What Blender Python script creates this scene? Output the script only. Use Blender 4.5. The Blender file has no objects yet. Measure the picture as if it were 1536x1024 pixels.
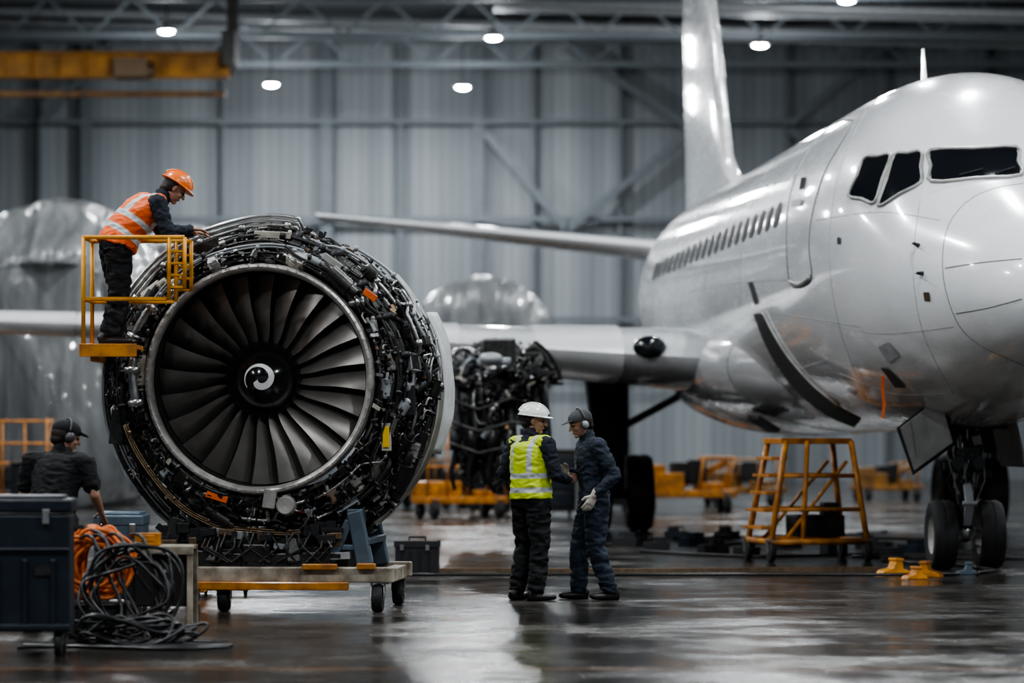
import bpy, math, random
from mathutils import Vector, Matrix, noise, Euler
from mathutils.bvhtree import BVHTree
V=Vector
F=5120.0; CH=1.53; HY=650.0
def W(px,py,Y):
    s=F/Y; return V(((px-768)/s, Y, CH+(HY-py)/s))
COL=bpy.context.scene.collection
# ------------------------------------------------------------ materials
MATS={}
def pm(name,col,rough=.5,metal=0.,var=.15,nscale=8.,bump=.05,bscale=40.,coat=0.,emis=None,estr=0.,dirt=None):
    if name in MATS: return MATS[name]
    m=bpy.data.materials.new(name); m.use_nodes=True; nt=m.node_tree; N=nt.nodes; L=nt.links
    b=N['Principled BSDF']; tc=N.new('ShaderNodeTexCoord')
    nz=N.new('ShaderNodeTexNoise'); nz.inputs['Scale'].default_value=nscale; nz.inputs['Detail'].default_value=5
    L.new(tc.outputs['Object'],nz.inputs['Vector'])
    cr=N.new('ShaderNodeValToRGB'); cr.color_ramp.elements[0].position=.3; cr.color_ramp.elements[1].position=.7
    lo=dirt if dirt else [max(0,c*(1-var)) for c in col]; hi=[min(1,c*(1+var*.6)) for c in col]
    cr.color_ramp.elements[0].color=(*lo,1); cr.color_ramp.elements[1].color=(*hi,1)
    L.new(nz.outputs['Fac'],cr.inputs['Fac']); L.new(cr.outputs['Color'],b.inputs['Base Color'])
    b.inputs['Roughness'].default_value=rough; b.inputs['Metallic'].default_value=metal
    if coat: b.inputs['Coat Weight'].default_value=coat; b.inputs['Coat Roughness'].default_value=.08
    if bump:
        n2=N.new('ShaderNodeTexNoise'); n2.inputs['Scale'].default_value=bscale; L.new(tc.outputs['Object'],n2.inputs['Vector'])
        bp=N.new('ShaderNodeBump'); bp.inputs['Strength'].default_value=bump*4 if bump<.25 else 1; bp.inputs['Distance'].default_value=.01
        L.new(n2.outputs['Fac'],bp.inputs['Height']); L.new(bp.outputs['Normal'],b.inputs['Normal'])
    if emis: b.inputs['Emission Color'].default_value=(*emis,1); b.inputs['Emission Strength'].default_value=estr
    MATS[name]=m; return m
def hull_paint(name,lo,hi,rlo,rhi,metal=0.):
    m=bpy.data.materials.new(name);m.use_nodes=True;nt=m.node_tree;N=nt.nodes;L=nt.links;b=N['Principled BSDF']
    tc=N.new('ShaderNodeTexCoord')
    a=N.new('ShaderNodeTexNoise');a.inputs['Scale'].default_value=.8;a.inputs['Detail'].default_value=6;L.new(tc.outputs['Object'],a.inputs[0])
    c1=N.new('ShaderNodeValToRGB');e=c1.color_ramp.elements;e[0].position=.33;e[1].position=.55;e[0].color=(*lo,1);e[1].color=(*hi,1);L.new(a.outputs[0],c1.inputs[0])
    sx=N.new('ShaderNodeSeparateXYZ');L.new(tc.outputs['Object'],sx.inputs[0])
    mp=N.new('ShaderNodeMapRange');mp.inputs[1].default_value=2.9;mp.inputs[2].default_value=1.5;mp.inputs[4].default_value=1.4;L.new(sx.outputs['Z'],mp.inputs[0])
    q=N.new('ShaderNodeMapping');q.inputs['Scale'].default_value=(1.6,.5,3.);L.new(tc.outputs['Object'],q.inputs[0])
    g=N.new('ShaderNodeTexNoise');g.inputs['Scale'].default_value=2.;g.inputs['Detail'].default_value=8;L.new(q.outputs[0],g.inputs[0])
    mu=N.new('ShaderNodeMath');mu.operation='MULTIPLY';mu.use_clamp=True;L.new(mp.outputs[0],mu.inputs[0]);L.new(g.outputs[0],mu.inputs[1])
    mx=N.new('ShaderNodeMix');mx.data_type='RGBA';L.new(mu.outputs[0],mx.inputs['Factor']);L.new(c1.outputs[0],mx.inputs['A']);mx.inputs['B'].default_value=(.13,.115,.10,1)  # Grime streaks plus belly shade put into the colour, stronger toward the bottom
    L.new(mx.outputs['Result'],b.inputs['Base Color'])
    rr=N.new('ShaderNodeMapRange');rr.inputs[1].default_value=.35;rr.inputs[2].default_value=.65;rr.inputs[3].default_value=rlo;rr.inputs[4].default_value=rhi;L.new(g.outputs[0],rr.inputs[0]);L.new(rr.outputs[0],b.inputs['Roughness'])
    n2=N.new('ShaderNodeTexNoise');n2.inputs['Scale'].default_value=1.1;n2.inputs['Detail'].default_value=1;L.new(tc.outputs['Object'],n2.inputs[0])
    bp=N.new('ShaderNodeBump');bp.inputs['Strength'].default_value=.2;bp.inputs['Distance'].default_value=.01;L.new(n2.outputs[0],bp.inputs['Height']);L.new(bp.outputs[0],b.inputs['Normal'])
    b.inputs['Metallic'].default_value=metal;b.inputs['Coat Weight'].default_value=.9;b.inputs['Coat Roughness'].default_value=.07
    return m
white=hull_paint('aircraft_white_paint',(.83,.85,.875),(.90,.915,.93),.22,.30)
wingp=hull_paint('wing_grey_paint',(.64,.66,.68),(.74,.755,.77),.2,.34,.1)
silver=pm('bare_leading_edge',(.94,.95,.97),.26,.2,.06,3,.02,20,coat=.5)
greyp=pm('grey_paint',(.34,.36,.38),.45,.1,.2,4)
lightgrey=pm('pale_grey_panel',(.40,.39,.37),.5,.1,.35,7)
black=pm('matte_black',(.012,.012,.014),.55)
glass=pm('cockpit_glass',(.01,.012,.015),.06,0,.1,3,0)
rubber=pm('tyre_rubber',(.015,.015,.016),.7,0,.3,12)
steel=pm('steel',(.46,.46,.455),.30,.9,.3,15)
dsteel=pm('dark_steel',(.060,.059,.057),.38,.7,.4,14)
brass=pm('bronze_fitting',(.24,.17,.11),.42,.8,.3,20)
cream=pm('cream_part',(.48,.45,.39),.5,.0,.35,12)
frame_cream=pm('worn_cream_frame',(.42,.38,.31),.5,.0,.3,7,dirt=(.13,.10,.07))
orange=pm('orange_paint',(.60,.24,.025),.45,0,.3,7,coat=.2,dirt=(.27,.10,.02))
dullor=pm('dull_mustard_paint',(.33,.155,.03),.5,0,.3,4,dirt=(.10,.05,.02))
craneor=pm('crane_orange_paint',(.56,.26,.03),.55,0,.3,2,dirt=(.30,.13,.02))
yelorange=pm('yellow_orange_paint',(.76,.33,.02),.45,0,.3,6)
redm=pm('orange_red_tag',(.85,.16,.03),.5)
yel=pm('yellow_label',(.85,.55,.03),.5)
navy=pm('navy_plastic',(.010,.016,.026),.42,0,.35,6)
bluegrey=pm('blue_grey_paint',(.10,.14,.18),.45,.2,.25,6)
bladem=pm('fan_blade_titanium',(.25,.235,.22),.36,.7,.3,3,.02,12)
lipm=pm('polished_inlet_lip',(.62,.60,.57),.33,.55,.35,14)
spinm=pm('spinner_gloss_black',(.008,.008,.009),.16,0,.2,4,.0,coat=.5)
whitepaint=pm('white_marking',(.85,.85,.85),.4,0,.05)
cablek=pm('black_cable',(.014,.014,.015),.35,0,.2)
cableo=pm('orange_cable',(.66,.16,.02),.45,0,.3)
skin=pm('skin',(.38,.21,.145),.5,0,.12,30)
hairm=pm('dark_hair',(.02,.015,.012),.6,0,.3,60)
eyem=pm('eye_dark',(.02,.015,.012),.2)
lipsm=pm('lips',(.30,.12,.10),.5)
navycloth=pm('navy_work_cloth',(.012,.017,.028),.85,0,.35,14,.12,90)
navycov=pm('navy_coverall_cloth',(.016,.026,.045),.8,0,.35,12,.12,90)
blackcloth=pm('black_cloth',(.006,.0065,.008),.85,0,.35,14,.12,90)
bootm=pm('black_leather_boot',(.012,.011,.011),.45)
hatw=pm('white_hard_hat',(.8,.8,.78),.25,0,.06,coat=.5)
hato=pm('orange_hard_hat',(.9,.2,.03),.3,0,.1,coat=.4)
capm=pm('grey_cap_cloth',(.06,.065,.07),.85,0,.3,30)
glovem=pm('pale_work_glove',(.5,.46,.4),.8,0,.3,30)
muffm=pm('ear_muff_plastic',(.05,.05,.055),.4)
def cloth_band(name,base,band):
    m=bpy.data.materials.new(name); m.use_nodes=True; nt=m.node_tree;N=nt.nodes;L=nt.links;b=N['Principled BSDF']
    a=N.new('ShaderNodeAttribute'); a.attribute_name='band'
    g=N.new('ShaderNodeMath'); g.operation='GREATER_THAN'; g.inputs[1].default_value=0; L.new(a.outputs['Fac'],g.inputs[0])
    tc=N.new('ShaderNodeTexCoord'); nz=N.new('ShaderNodeTexNoise'); nz.inputs['Scale'].default_value=9; L.new(tc.outputs['Object'],nz.inputs['Vector'])
    cr=N.new('ShaderNodeValToRGB'); cr.color_ramp.elements[0].color=(*[c*.75 for c in base],1); cr.color_ramp.elements[1].color=(*base,1); L.new(nz.outputs['Fac'],cr.inputs['Fac'])
    mx=N.new('ShaderNodeMix'); mx.data_type='RGBA'; L.new(g.outputs[0],mx.inputs['Factor']); L.new(cr.outputs['Color'],mx.inputs['A']); mx.inputs['B'].default_value=(*band,1)
    L.new(mx.outputs['Result'],b.inputs['Base Color']); b.inputs['Roughness'].default_value=.6
    return m
vesty=cloth_band('hi_vis_yellow_vest',(.66,.84,.03),(.5,.54,.55))
vesto=cloth_band('hi_vis_orange_vest',(.95,.15,.02),(.55,.6,.62))
def plastic_wrap():
    m=bpy.data.materials.new('plastic_sheeting'); m.use_nodes=True; nt=m.node_tree;N=nt.nodes;L=nt.links;b=N['Principled BSDF']
    tc=N.new('ShaderNodeTexCoord'); mp=N.new('ShaderNodeMapping'); mp.inputs['Scale'].default_value=(3.2,1.2,.35); L.new(tc.outputs['Object'],mp.inputs['Vector'])
    nz=N.new('ShaderNodeTexNoise'); nz.inputs['Scale'].default_value=1.2; nz.inputs['Detail'].default_value=4; nz.inputs['Distortion'].default_value=.5; L.new(mp.outputs[0],nz.inputs['Vector'])
    cr=N.new('ShaderNodeValToRGB'); cr.color_ramp.elements[0].position=.30;cr.color_ramp.elements[1].position=.75
    cr.color_ramp.elements[0].color=(.11,.118,.122,1); cr.color_ramp.elements[1].color=(.32,.33,.335,1)
    L.new(nz.outputs['Fac'],cr.inputs['Fac']); L.new(cr.outputs['Color'],b.inputs['Base Color'])
    bp=N.new('ShaderNodeBump'); bp.inputs['Strength'].default_value=.9; bp.inputs['Distance'].default_value=.14; L.new(nz.outputs['Fac'],bp.inputs['Height']); L.new(bp.outputs[0],b.inputs['Normal'])
    b.inputs['Roughness'].default_value=.30;b.inputs['Coat Weight'].default_value=.6;b.inputs['Alpha'].default_value=.80
    return m
wrapm=plastic_wrap()
# ------------------------------------------------------------ mesh builder
class MB:
    def __init__(s): s.v=[];s.f=[];s.mi=[]
    def add(s,vs,fs,m=0):
        o=len(s.v); s.v+= [V(p) for p in vs]; s.f+=[tuple(i+o for i in f) for f in fs]; s.mi+=[m]*len(fs)
    def box(s,c,d,rot=None,m=0):
        c=V(c); hx,hy,hz=d[0]/2,d[1]/2,d[2]/2
        P=[V((x,y,z)) for x in(-hx,hx) for y in(-hy,hy) for z in(-hz,hz)]
        if rot is not None: P=[rot@p for p in P]
        s.add([c+p for p in P],[(0,1,3,2),(4,6,7,5),(0,4,5,1),(2,3,7,6),(0,2,6,4),(1,5,7,3)],m)
    def beam(s,p0,p1,w,h,up=(0,0,1),m=0):
        p0=V(p0);p1=V(p1);d=(p1-p0);l=d.length;d.normalize();u=V(up)
        if abs(d.dot(u))>.95:u=V((0,1,0))
        x=d.cross(u).normalized();u=x.cross(d)
        s.box((p0+p1)/2,(w,l,h),Matrix((x,d,u)).transposed(),m)
    def tube(s,pts,r,n=8,m=0,closed=False):
        pts=[V(p) for p in pts]; k=len(pts)
        rs=r if isinstance(r,(list,tuple)) else [r]*k
        vs=[];t0=(pts[1]-pts[0]).normalized(); a=t0.orthogonal().normalized()
        for i,p in enumerate(pts):
            if closed: t=(pts[(i+1)%k]-pts[i-1])
            else: t=pts[min(i+1,k-1)]-pts[max(i-1,0)]
            if t.length<1e-9: t=t0
            t=t.normalized(); a=(a-t*a.dot(t)); a=a.normalized() if a.length>1e-6 else t.orthogonal().normalized(); b=t.cross(a)
            for j in range(n):
                q=2*math.pi*j/n; vs.append(p+(a*math.cos(q)+b*math.sin(q))*rs[i])
        fs=[]
        for i in range(k if closed else k-1):
            for j in range(n):
                i2=(i+1)%k; fs.append((i*n+j,i*n+(j+1)%n,i2*n+(j+1)%n,i2*n+j))
        if not closed: fs.append(tuple(range(n-1,-1,-1))); fs.append(tuple((k-1)*n+j for j in range(n)))
        s.add(vs,fs,m)
    def cyl(s,p0,p1,r0,r1=None,n=16,m=0): s.tube([p0,p1],[r0,r0 if r1 is None else r1],n,m)
    def ell(s,c,r,rot=None,nu=16,nv=10,m=0,zmin=-1.):
        c=V(c);vs=[];fs=[]
        a0=math.asin(max(-1,zmin))
        for i in range(nv+1):
            a=a0+(math.pi/2-a0)*i/nv
            for j in range(nu):
                b=2*math.pi*j/nu; p=V((r[0]*math.cos(a)*math.cos(b),r[1]*math.cos(a)*math.sin(b),r[2]*math.sin(a)))
                if rot is not None:p=rot@p
                vs.append(c+p)
        for i in range(nv):
            for j in range(nu): fs.append((i*nu+j,i*nu+(j+1)%nu,(i+1)*nu+(j+1)%nu,(i+1)*nu+j))
        fs.append(tuple(range(nu-1,-1,-1)));fs.append(tuple(nv*nu+j for j in range(nu)))
        s.add(vs,fs,m)
    def lathe(s,prof,c=(0,0,0),n=64,m=0,a0=0,a1=2*math.pi,axis='Y',closedprof=False):
        c=V(c);full=abs(a1-a0-2*math.pi)<1e-6;cols=n if full else n+1;k=len(prof);vs=[]
        for i in range(cols):
            a=a0+(a1-a0)*i/n
            for r,y in prof:
                if axis=='Y': vs.append(c+V((r*math.cos(a),y,r*math.sin(a))))
                elif axis=='X': vs.append(c+V((y,r*math.cos(a),r*math.sin(a))))
                else: vs.append(c+V((r*math.cos(a),r*math.sin(a),y)))
        fs=[];kk=k if closedprof else k-1
        for i in range(n):
            i2=(i+1)%cols
            for j in range(kk): fs.append((i*k+j,i2*k+j,i2*k+(j+1)%k,i*k+(j+1)%k))
        s.add(vs,fs,m)
    def loft(s,rings,m=0,cap=True):
        n=len(rings[0]);vs=[p for r in rings for p in r];fs=[]
        for i in range(len(rings)-1):
            for j in range(n): fs.append((i*n+j,i*n+(j+1)%n,(i+1)*n+(j+1)%n,(i+1)*n+j))
        if cap: fs.append(tuple(range(n-1,-1,-1)));fs.append(tuple((len(rings)-1)*n+j for j in range(n)))
        s.add(vs,fs,m)
    def build(s,name,mats,parent=None,smooth=False,bevel=0,loc=None,label=None,fix=True):
        me=bpy.data.meshes.new(name);me.from_pydata([tuple(p) for p in s.v],[],s.f)
        if not isinstance(mats,(list,tuple)):mats=[mats]
        for m in mats:me.materials.append(m)
        me.polygons.foreach_set('material_index',s.mi)
        if fix:
            import bmesh
            bm=bmesh.new();bm.from_mesh(me);bmesh.ops.recalc_face_normals(bm,faces=bm.faces);bm.to_mesh(me);bm.free()
        if smooth is True: me.polygons.foreach_set('use_smooth',[True]*len(me.polygons))
        me.update()
        o=bpy.data.objects.new(name,me);COL.objects.link(o)
        if smooth=='auto':
            me.polygons.foreach_set('use_smooth',[True]*len(me.polygons))
            try: me.set_sharp_from_angle(angle=math.radians(38))
            except Exception: pass
        if parent:o.parent=parent
        if loc is not None:o.location=loc
        if bevel:
            b=o.modifiers.new('bevel','BEVEL');b.width=bevel;b.segments=2;b.limit_method='ANGLE'
        if label:o['label']=label
        return o
def root(name,loc,rz,label,cat,group=None):
    e=bpy.data.objects.new(name,None);COL.objects.link(e);e.location=loc;e.rotation_euler=(0,0,rz);e.empty_display_size=.2
    e['label']=label;e['category']=cat
    if group:e['group']=group
    return e
def sub(name,parent,loc=(0,0,0),label=None):
    e=bpy.data.objects.new(name,None);COL.objects.link(e);e.parent=parent;e.location=loc
    if label:e['label']=label
    return e
def tag(o,label,cat,group=None,kind=None):
    o['label']=label;o['category']=cat
    if group:o['group']=group
    if kind:o['kind']=kind
    return o
# ------------------------------------------------------------ room
def mat_floor():
    m=bpy.data.materials.new('wet_concrete_floor');m.use_nodes=True;nt=m.node_tree;N=nt.nodes;L=nt.links;b=N['Principled BSDF']
    tc=N.new('ShaderNodeTexCoord')
    def nz(sc,det,mp=None,ro=.55):
        n=N.new('ShaderNodeTexNoise');n.inputs['Scale'].default_value=sc;n.inputs['Detail'].default_value=det;n.inputs['Roughness'].default_value=ro
        q=N.new('ShaderNodeMapping');q.inputs['Scale'].default_value=mp or (1,1,1);L.new(tc.outputs['Object'],q.inputs[0]);L.new(q.outputs[0],n.inputs[0]);return n
    a=nz(1.1,10,(1,.8,1),.65);c=nz(2.6,10,(.6,.55,1),.7);d=nz(11,5);g=nz(.7,5,(.6,1,1))
    cr=N.new('ShaderNodeValToRGB');e=cr.color_ramp.elements;e[0].position=.36;e[1].position=.68;e[0].color=(.014,.0135,.013,1);e[1].color=(.062,.054,.045,1);L.new(a.outputs[0],cr.inputs[0])
    sx=N.new('ShaderNodeSeparateXYZ');L.new(tc.outputs['Object'],sx.inputs[0])
    def band(out,c0,w):
        s1=N.new('ShaderNodeMath');s1.operation='SUBTRACT';s1.inputs[1].default_value=c0;L.new(out,s1.inputs[0])
        s2=N.new('ShaderNodeMath');s2.operation='ABSOLUTE';L.new(s1.outputs[0],s2.inputs[0])
        s3=N.new('ShaderNodeMath');s3.operation='LESS_THAN';s3.inputs[1].default_value=w;L.new(s2.outputs[0],s3.inputs[0]);return s3
    yb=band(sx.outputs['Y'],22.2-46,.06)
    wear=N.new('ShaderNodeMath');wear.operation='MULTIPLY';L.new(yb.outputs[0],wear.inputs[0]);L.new(a.outputs[0],wear.inputs[1])
    mx=N.new('ShaderNodeMix');mx.data_type='RGBA';L.new(wear.outputs[0],mx.inputs['Factor']);L.new(cr.outputs[0],mx.inputs['A']);mx.inputs['B'].default_value=(.30,.13,.04,1)
    fr=N.new('ShaderNodeMath');fr.operation='PINGPONG';fr.inputs[1].default_value=3.;L.new(sx.outputs['Y'],fr.inputs[0])
    jt=N.new('ShaderNodeMath');jt.operation='LESS_THAN';jt.inputs[1].default_value=.015;L.new(fr.outputs[0],jt.inputs[0])
    m2=N.new('ShaderNodeMix');m2.data_type='RGBA';L.new(jt.outputs[0],m2.inputs['Factor']);L.new(mx.outputs['Result'],m2.inputs['A']);m2.inputs['B'].default_value=(.01,.01,.01,1)
    L.new(m2.outputs['Result'],b.inputs['Base Color'])
    av=N.new('ShaderNodeMath');av.operation='ADD';L.new(c.outputs[0],av.inputs[0]);L.new(g.outputs[0],av.inputs[1])
    rr=N.new('ShaderNodeValToRGB');e=rr.color_ramp.elements;e[0].position=.44;e[1].position=.60;e[0].color=(.05,)*3+(1,);e[1].color=(.36,)*3+(1,)
    hv=N.new('ShaderNodeMath');hv.operation='MULTIPLY';hv.inputs[1].default_value=.5;L.new(av.outputs[0],hv.inputs[0]);L.new(hv.outputs[0],rr.inputs[0]);L.new(rr.outputs[0],b.inputs['Roughness'])
    ad=N.new('ShaderNodeMath');ad.operation='MULTIPLY_ADD';L.new(d.outputs[0],ad.inputs[0]);ad.inputs[1].default_value=.3;L.new(c.outputs[0],ad.inputs[2])
    bp=N.new('ShaderNodeBump');bp.inputs['Strength'].default_value=.6;bp.inputs['Distance'].default_value=.015;L.new(ad.outputs[0],bp.inputs['Height']);L.new(bp.outputs[0],b.inputs['Normal'])
    return m
def mat_wall():
    m=bpy.data.materials.new('corrugated_cladding');m.use_nodes=True;nt=m.node_tree;N=nt.nodes;L=nt.links;b=N['Principled BSDF']
    tc=N.new('ShaderNodeTexCoord')
    q=N.new('ShaderNodeMapping');q.inputs['Scale'].default_value=(.9,.9,.05);L.new(tc.outputs['Object'],q.inputs[0])
    n=N.new('ShaderNodeTexNoise');n.inputs['Scale'].default_value=1.;n.inputs['Detail'].default_value=6;L.new(q.outputs[0],n.inputs[0])
    cr=N.new('ShaderNodeValToRGB');e=cr.color_ramp.elements;e[0].position=.3;e[1].position=.72;e[0].color=(.175,.195,.213,1);e[1].color=(.30,.325,.345,1);L.new(n.outputs[0],cr.inputs[0])  # Hangar haze put into the colour: cladding kept pale, bluish and low in contrast
    w=N.new('ShaderNodeTexWave');w.bands_direction='X';w.inputs['Scale'].default_value=.95;w.inputs['Distortion'].default_value=.3;L.new(tc.outputs['Object'],w.inputs[0])
    mx=N.new('ShaderNodeMix');mx.data_type='RGBA';mx.blend_type='MULTIPLY';mx.inputs['Factor'].default_value=.16;L.new(cr.outputs[0],mx.inputs['A']);L.new(w.outputs['Color'],mx.inputs['B'])
    L.new(mx.outputs['Result'],b.inputs['Base Color']);b.inputs['Roughness'].default_value=.8
    bp=N.new('ShaderNodeBump');bp.inputs['Distance'].default_value=.01;bp.inputs['Strength'].default_value=.4;L.new(w.outputs['Fac'],bp.inputs['Height']);L.new(bp.outputs[0],b.inputs['Normal'])
    return m
wallm=mat_wall()
ceilm=pm('dark_ceiling_deck',(.055,.062,.068),.7)
fr_m=pm('steel_frame_paint',(.125,.145,.16),.6,.1)  # Cool pale tone puts the distant haze into the framing colour
def slab(name,c,d,mat):
    b=MB();b.box((0,0,0),d);o=b.build(name,mat,loc=c);o['kind']='structure';return o
WY=112.
slab('floor',(0,46,-.1),(76,140,.2),mat_floor())
slab('wall_back',(0,WY+.15,7.5),(76,.3,15),wallm)
slab('wall_left',(-38.15,46,7.5),(.3,140,15),wallm)
slab('wall_right',(38.15,46,7.5),(.3,140,15),wallm)
slab('ceiling',(0,50,15.15),(76,132,.3),ceilm)
tn=[0]
def trim(b,mats=None):
    tn[0]+=1;o=b.build('trim_%d'%tn[0],mats or fr_m);o['kind']='structure';return o
for px in (-60,60,130,335,490,600,718,800,930,1180,1330,1480,1600):
    b=MB();x=W(px,0,WY-.3).x;w=.40 if px in(130,718,490) else .14
    b.box((x,WY-.35,7.5),(w,.1,15));b.box((x,WY-.15,7.5),(w*.3,.3,15));trim(b)
for py in (185,330,480,560,65):
    b=MB();z=W(0,py,WY).z;b.box((0,WY-.5,z),(70,.14,.17));trim(b)
for (a,c) in (((850,70),(1040,195)),((1040,195),(850,345)),((728,200),(850,345)),((190,40),(60,185)),((1340,60),(1180,190)),((1180,190),(1340,340))):
    b=MB();b.beam(W(a[0],a[1],WY-.7),W(c[0],c[1],WY-.7),.24,.24);trim(b)
for Y,z in ((60,13.9),(72,13.9),(84,13.7),(93,13.4),(101,13.3),(108,13.2)):
    b=MB();b.box((0,Y,z),(74,.25,.18));b.box((0,Y,z+1.1),(74,.25,.18))
    for i in range(-14,15):
        b.beam((i*2.5,Y,z),((i+.5)*2.5,Y,z+1.1),.08,.08);b.beam(((i+.5)*2.5,Y,z+1.1),((i+1)*2.5,Y,z),.08,.08)
    trim(b)
pipe_m=pm('galvanised_duct',(.42,.44,.46),.4,.4)
for (a,c,Y,r) in (((-100,14),(1700,62),104,.14),((740,4),(1700,24),96,.16),((740,14),(1700,36),97,.07),((-100,30),(1700,74),106,.07)):
    b=MB();b.cyl(W(*a,Y),W(*c,Y),r,n=12);trim(b,pipe_m)
# ------------------------------------------------------------ lamps
lampem=pm('lamp_lens_glow',(1,1,1),.4,emis=(.97,.99,1),estr=160,bump=0)
b=MB();b.lathe([(.03,.3),(.08,.28),(.12,.12),(.24,.04),(.25,0),(.24,0),(.22,.03)],n=28,axis='Z');ph=b.build('lamp_housing',greyp,None,True)
b=MB();b.ell((0,0,.0),(.19,.19,.06),nu=24,nv=8);pln=b.build('lamp_lens',lampem,None,True)
hmesh,lmesh=ph.data,pln.data;bpy.data.objects.remove(ph);bpy.data.objects.remove(pln)
def light(loc,kind,size,power,col=(.94,.975,1.)):
    l=bpy.data.lights.new('lamp_light',kind)
    if kind=='AREA':l.shape='DISK';l.size=size
    else:l.shadow_soft_size=size
    l.energy=power;l.color=col
    o=bpy.data.objects.new('lamp_light',l);COL.objects.link(o);o.location=loc
def lamp(loc,power,omni=0):
    r=root('high_bay_lamp',loc,0,'round white high-bay lamp hanging from the hangar roof','ceiling lamp','high-bay hangar lamps')
    for nm,me in(('lamp_housing',hmesh),('lamp_lens',lmesh)):
        o=bpy.data.objects.new(nm,me);COL.objects.link(o);o.parent=r
    b=MB();b.cyl((0,0,.25),(0,0,15.0-loc[2]),.02,n=8);b.build('lamp_rod',dsteel,r)
    light(V(loc)-V((0,0,.15)),'AREA',.55,power)
    if omni:light(V(loc)-V((0,0,.5)),'POINT',.3,omni)  # Extra point light added under the lamp to lift roof and upper wall
for (px,py,Y) in ((250,47,98),(407,127,106),(740,57,98),(694,131,106),(1140,68,98),(1270,1,91)):
    lamp(W(px,py,Y),520,360)
for Y in (16,29,42,56,70,82):
    for X in (-16,-6,5,15):
        lamp((X,Y,12.4),760 if Y<60 else 560,280 if Y>80 else 0)
# ------------------------------------------------------------ aircraft
ax0=7.52;at=.0621;NY=33.7
air=root('airliner',(ax0-at*NY,NY,0),math.atan(at),'white twin-engine airliner under maintenance with landing gear down','aircraft')
AM=Matrix.Translation(air.location)@Matrix.Rotation(math.atan(at),4,'Z');AI=AM.inverted()
keys=[(0,2.985,2.975,.005,2.98),(.04,3.17,2.79,.19,2.98),(.22,3.44,2.53,.46,2.98),(.6,3.72,2.32,.76,3.02),(1.25,4.02,2.1,1.06,3.1),(1.9,4.30,1.92,1.32,3.2),(2.5,4.80,1.79,1.5,3.32),(3.2,5.26,1.68,1.67,3.42),(4,5.50,1.6,1.78,3.5),(5,5.6,1.56,1.85,3.54),(6.5,5.63,1.55,1.88,3.57),(9,5.63,1.55,1.88,3.57),(13,5.63,1.55,1.88,3.57),(18,5.63,1.55,1.88,3.57),(21,5.63,1.6,1.88,3.58),(24,5.6,2.05,1.8,3.75),(27,5.5,2.8,1.46,4.0),(30,5.25,3.6,.95,4.3),(33,4.95,4.3,.35,4.6),(33.6,4.8,4.55,.1,4.67)]
def cr_(p0,p1,p2,p3,t): return .5*((2*p1)+(-p0+p2)*t+(2*p0-5*p1+4*p2-p3)*t*t+(-p0+3*p1-3*p2+p3)*t*t*t)
rings=[];NS=96
for i in range(len(keys)-1):
    K=[keys[max(0,i-1)],keys[i],keys[i+1],keys[min(len(keys)-1,i+2)]]
    for st in range(8):
        t=st/8
        u,tp,bt,hw,zm=[cr_(K[0][q],K[1][q],K[2][q],K[3][q],t) for q in range(5)]
        ring=[]
        for j in range(NS):
            a=2*math.pi*j/NS;sa,ca=math.sin(a),math.cos(a)
            ring.append(V((hw*ca,u,zm+(tp-zm)*sa if sa>0 else zm+(zm-bt)*sa)))
        rings.append(ring)
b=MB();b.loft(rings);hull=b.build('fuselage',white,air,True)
bvh=BVHTree.FromPolygons([tuple(v) for v in b.v],b.f)
camL=AI@V((0,0,CH))
def hp(px,py,off=.01,tree=None):
    d=(AI@W(px,py,40.)-camL).normalized()
    loc,nrm,idx,dist=(tree or bvh).ray_cast(camL,d)
    if loc is None:return None
    if nrm.dot(d)>0:nrm=-nrm
    return loc+nrm*off,nrm
def patch(name,poly,mat,off=.012,n=8,tree=None,label=None,parent=air):
    grid=[];
    for i in range(n+1):
        for j in range(n+1):
            s,t=j/n,i/n
            x=(poly[0][0]*(1-s)+poly[1][0]*s)*(1-t)+(poly[3][0]*(1-s)+poly[2][0]*s)*t
            y=(poly[0][1]*(1-s)+poly[1][1]*s)*(1-t)+(poly[3][1]*(1-s)+poly[2][1]*s)*t
            h=hp(x,y,off,tree)
            if h is None:return None
            grid.append(h[0])
    fs=[(i*(n+1)+j,i*(n+1)+j+1,(i+1)*(n+1)+j+1,(i+1)*(n+1)+j) for i in range(n) for j in range(n)]
    b=MB();b.add(grid,fs);return b.build(name,mat,parent,True,label=label)
def spl(pts,sub,closed=False):
    P=[];k=len(pts)
    for i in range(k if closed else k-1):
        K=[pts[(i-1)%k] if closed else pts[max(i-1,0)],pts[i],pts[(i+1)%k],pts[(i+2)%k] if closed else pts[min(i+2,k-1)]]
        for s in range(sub):
            t=s/sub;P.append((cr_(K[0][0],K[1][0],K[2][0],K[3][0],t),cr_(K[0][1],K[1][1],K[2][1],K[3][1],t)))
    if not closed:P.append(pts[-1])
    return P
def line(name,pts,r,mat,off=.0,closed=False,sub=6,tree=None):
    P=[h[0] for h in (hp(x,y,off,tree) for x,y in spl(pts,sub,closed)) if h]
    if len(P)<3:return
    b=MB();b.tube(P,r,6,closed=closed);b.build(name,mat,air,True)
def ribbon(name,ptsA,ptsB,mat,off=.012,sub=8):
    A=[hp(x,y,off) for x,y in spl(ptsA,sub)];B_=[hp(x,y,off) for x,y in spl(ptsB,sub)];vs=[]
    for p,q in zip(A,B_):
        if p and q:vs+=[p[0],q[0]]
    b=MB();b.add(vs,[(2*i,2*i+1,2*i+3,2*i+2) for i in range(len(vs)//2-1)]);b.build(name,mat,air,True)
seam=pm('panel_seam_grey',(.36,.37,.38),.6)
dseam=pm('door_seam_grey',(.16,.165,.17),.6)
rim=pm('window_frame_grey',(.36,.36,.35),.4,.4)
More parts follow.
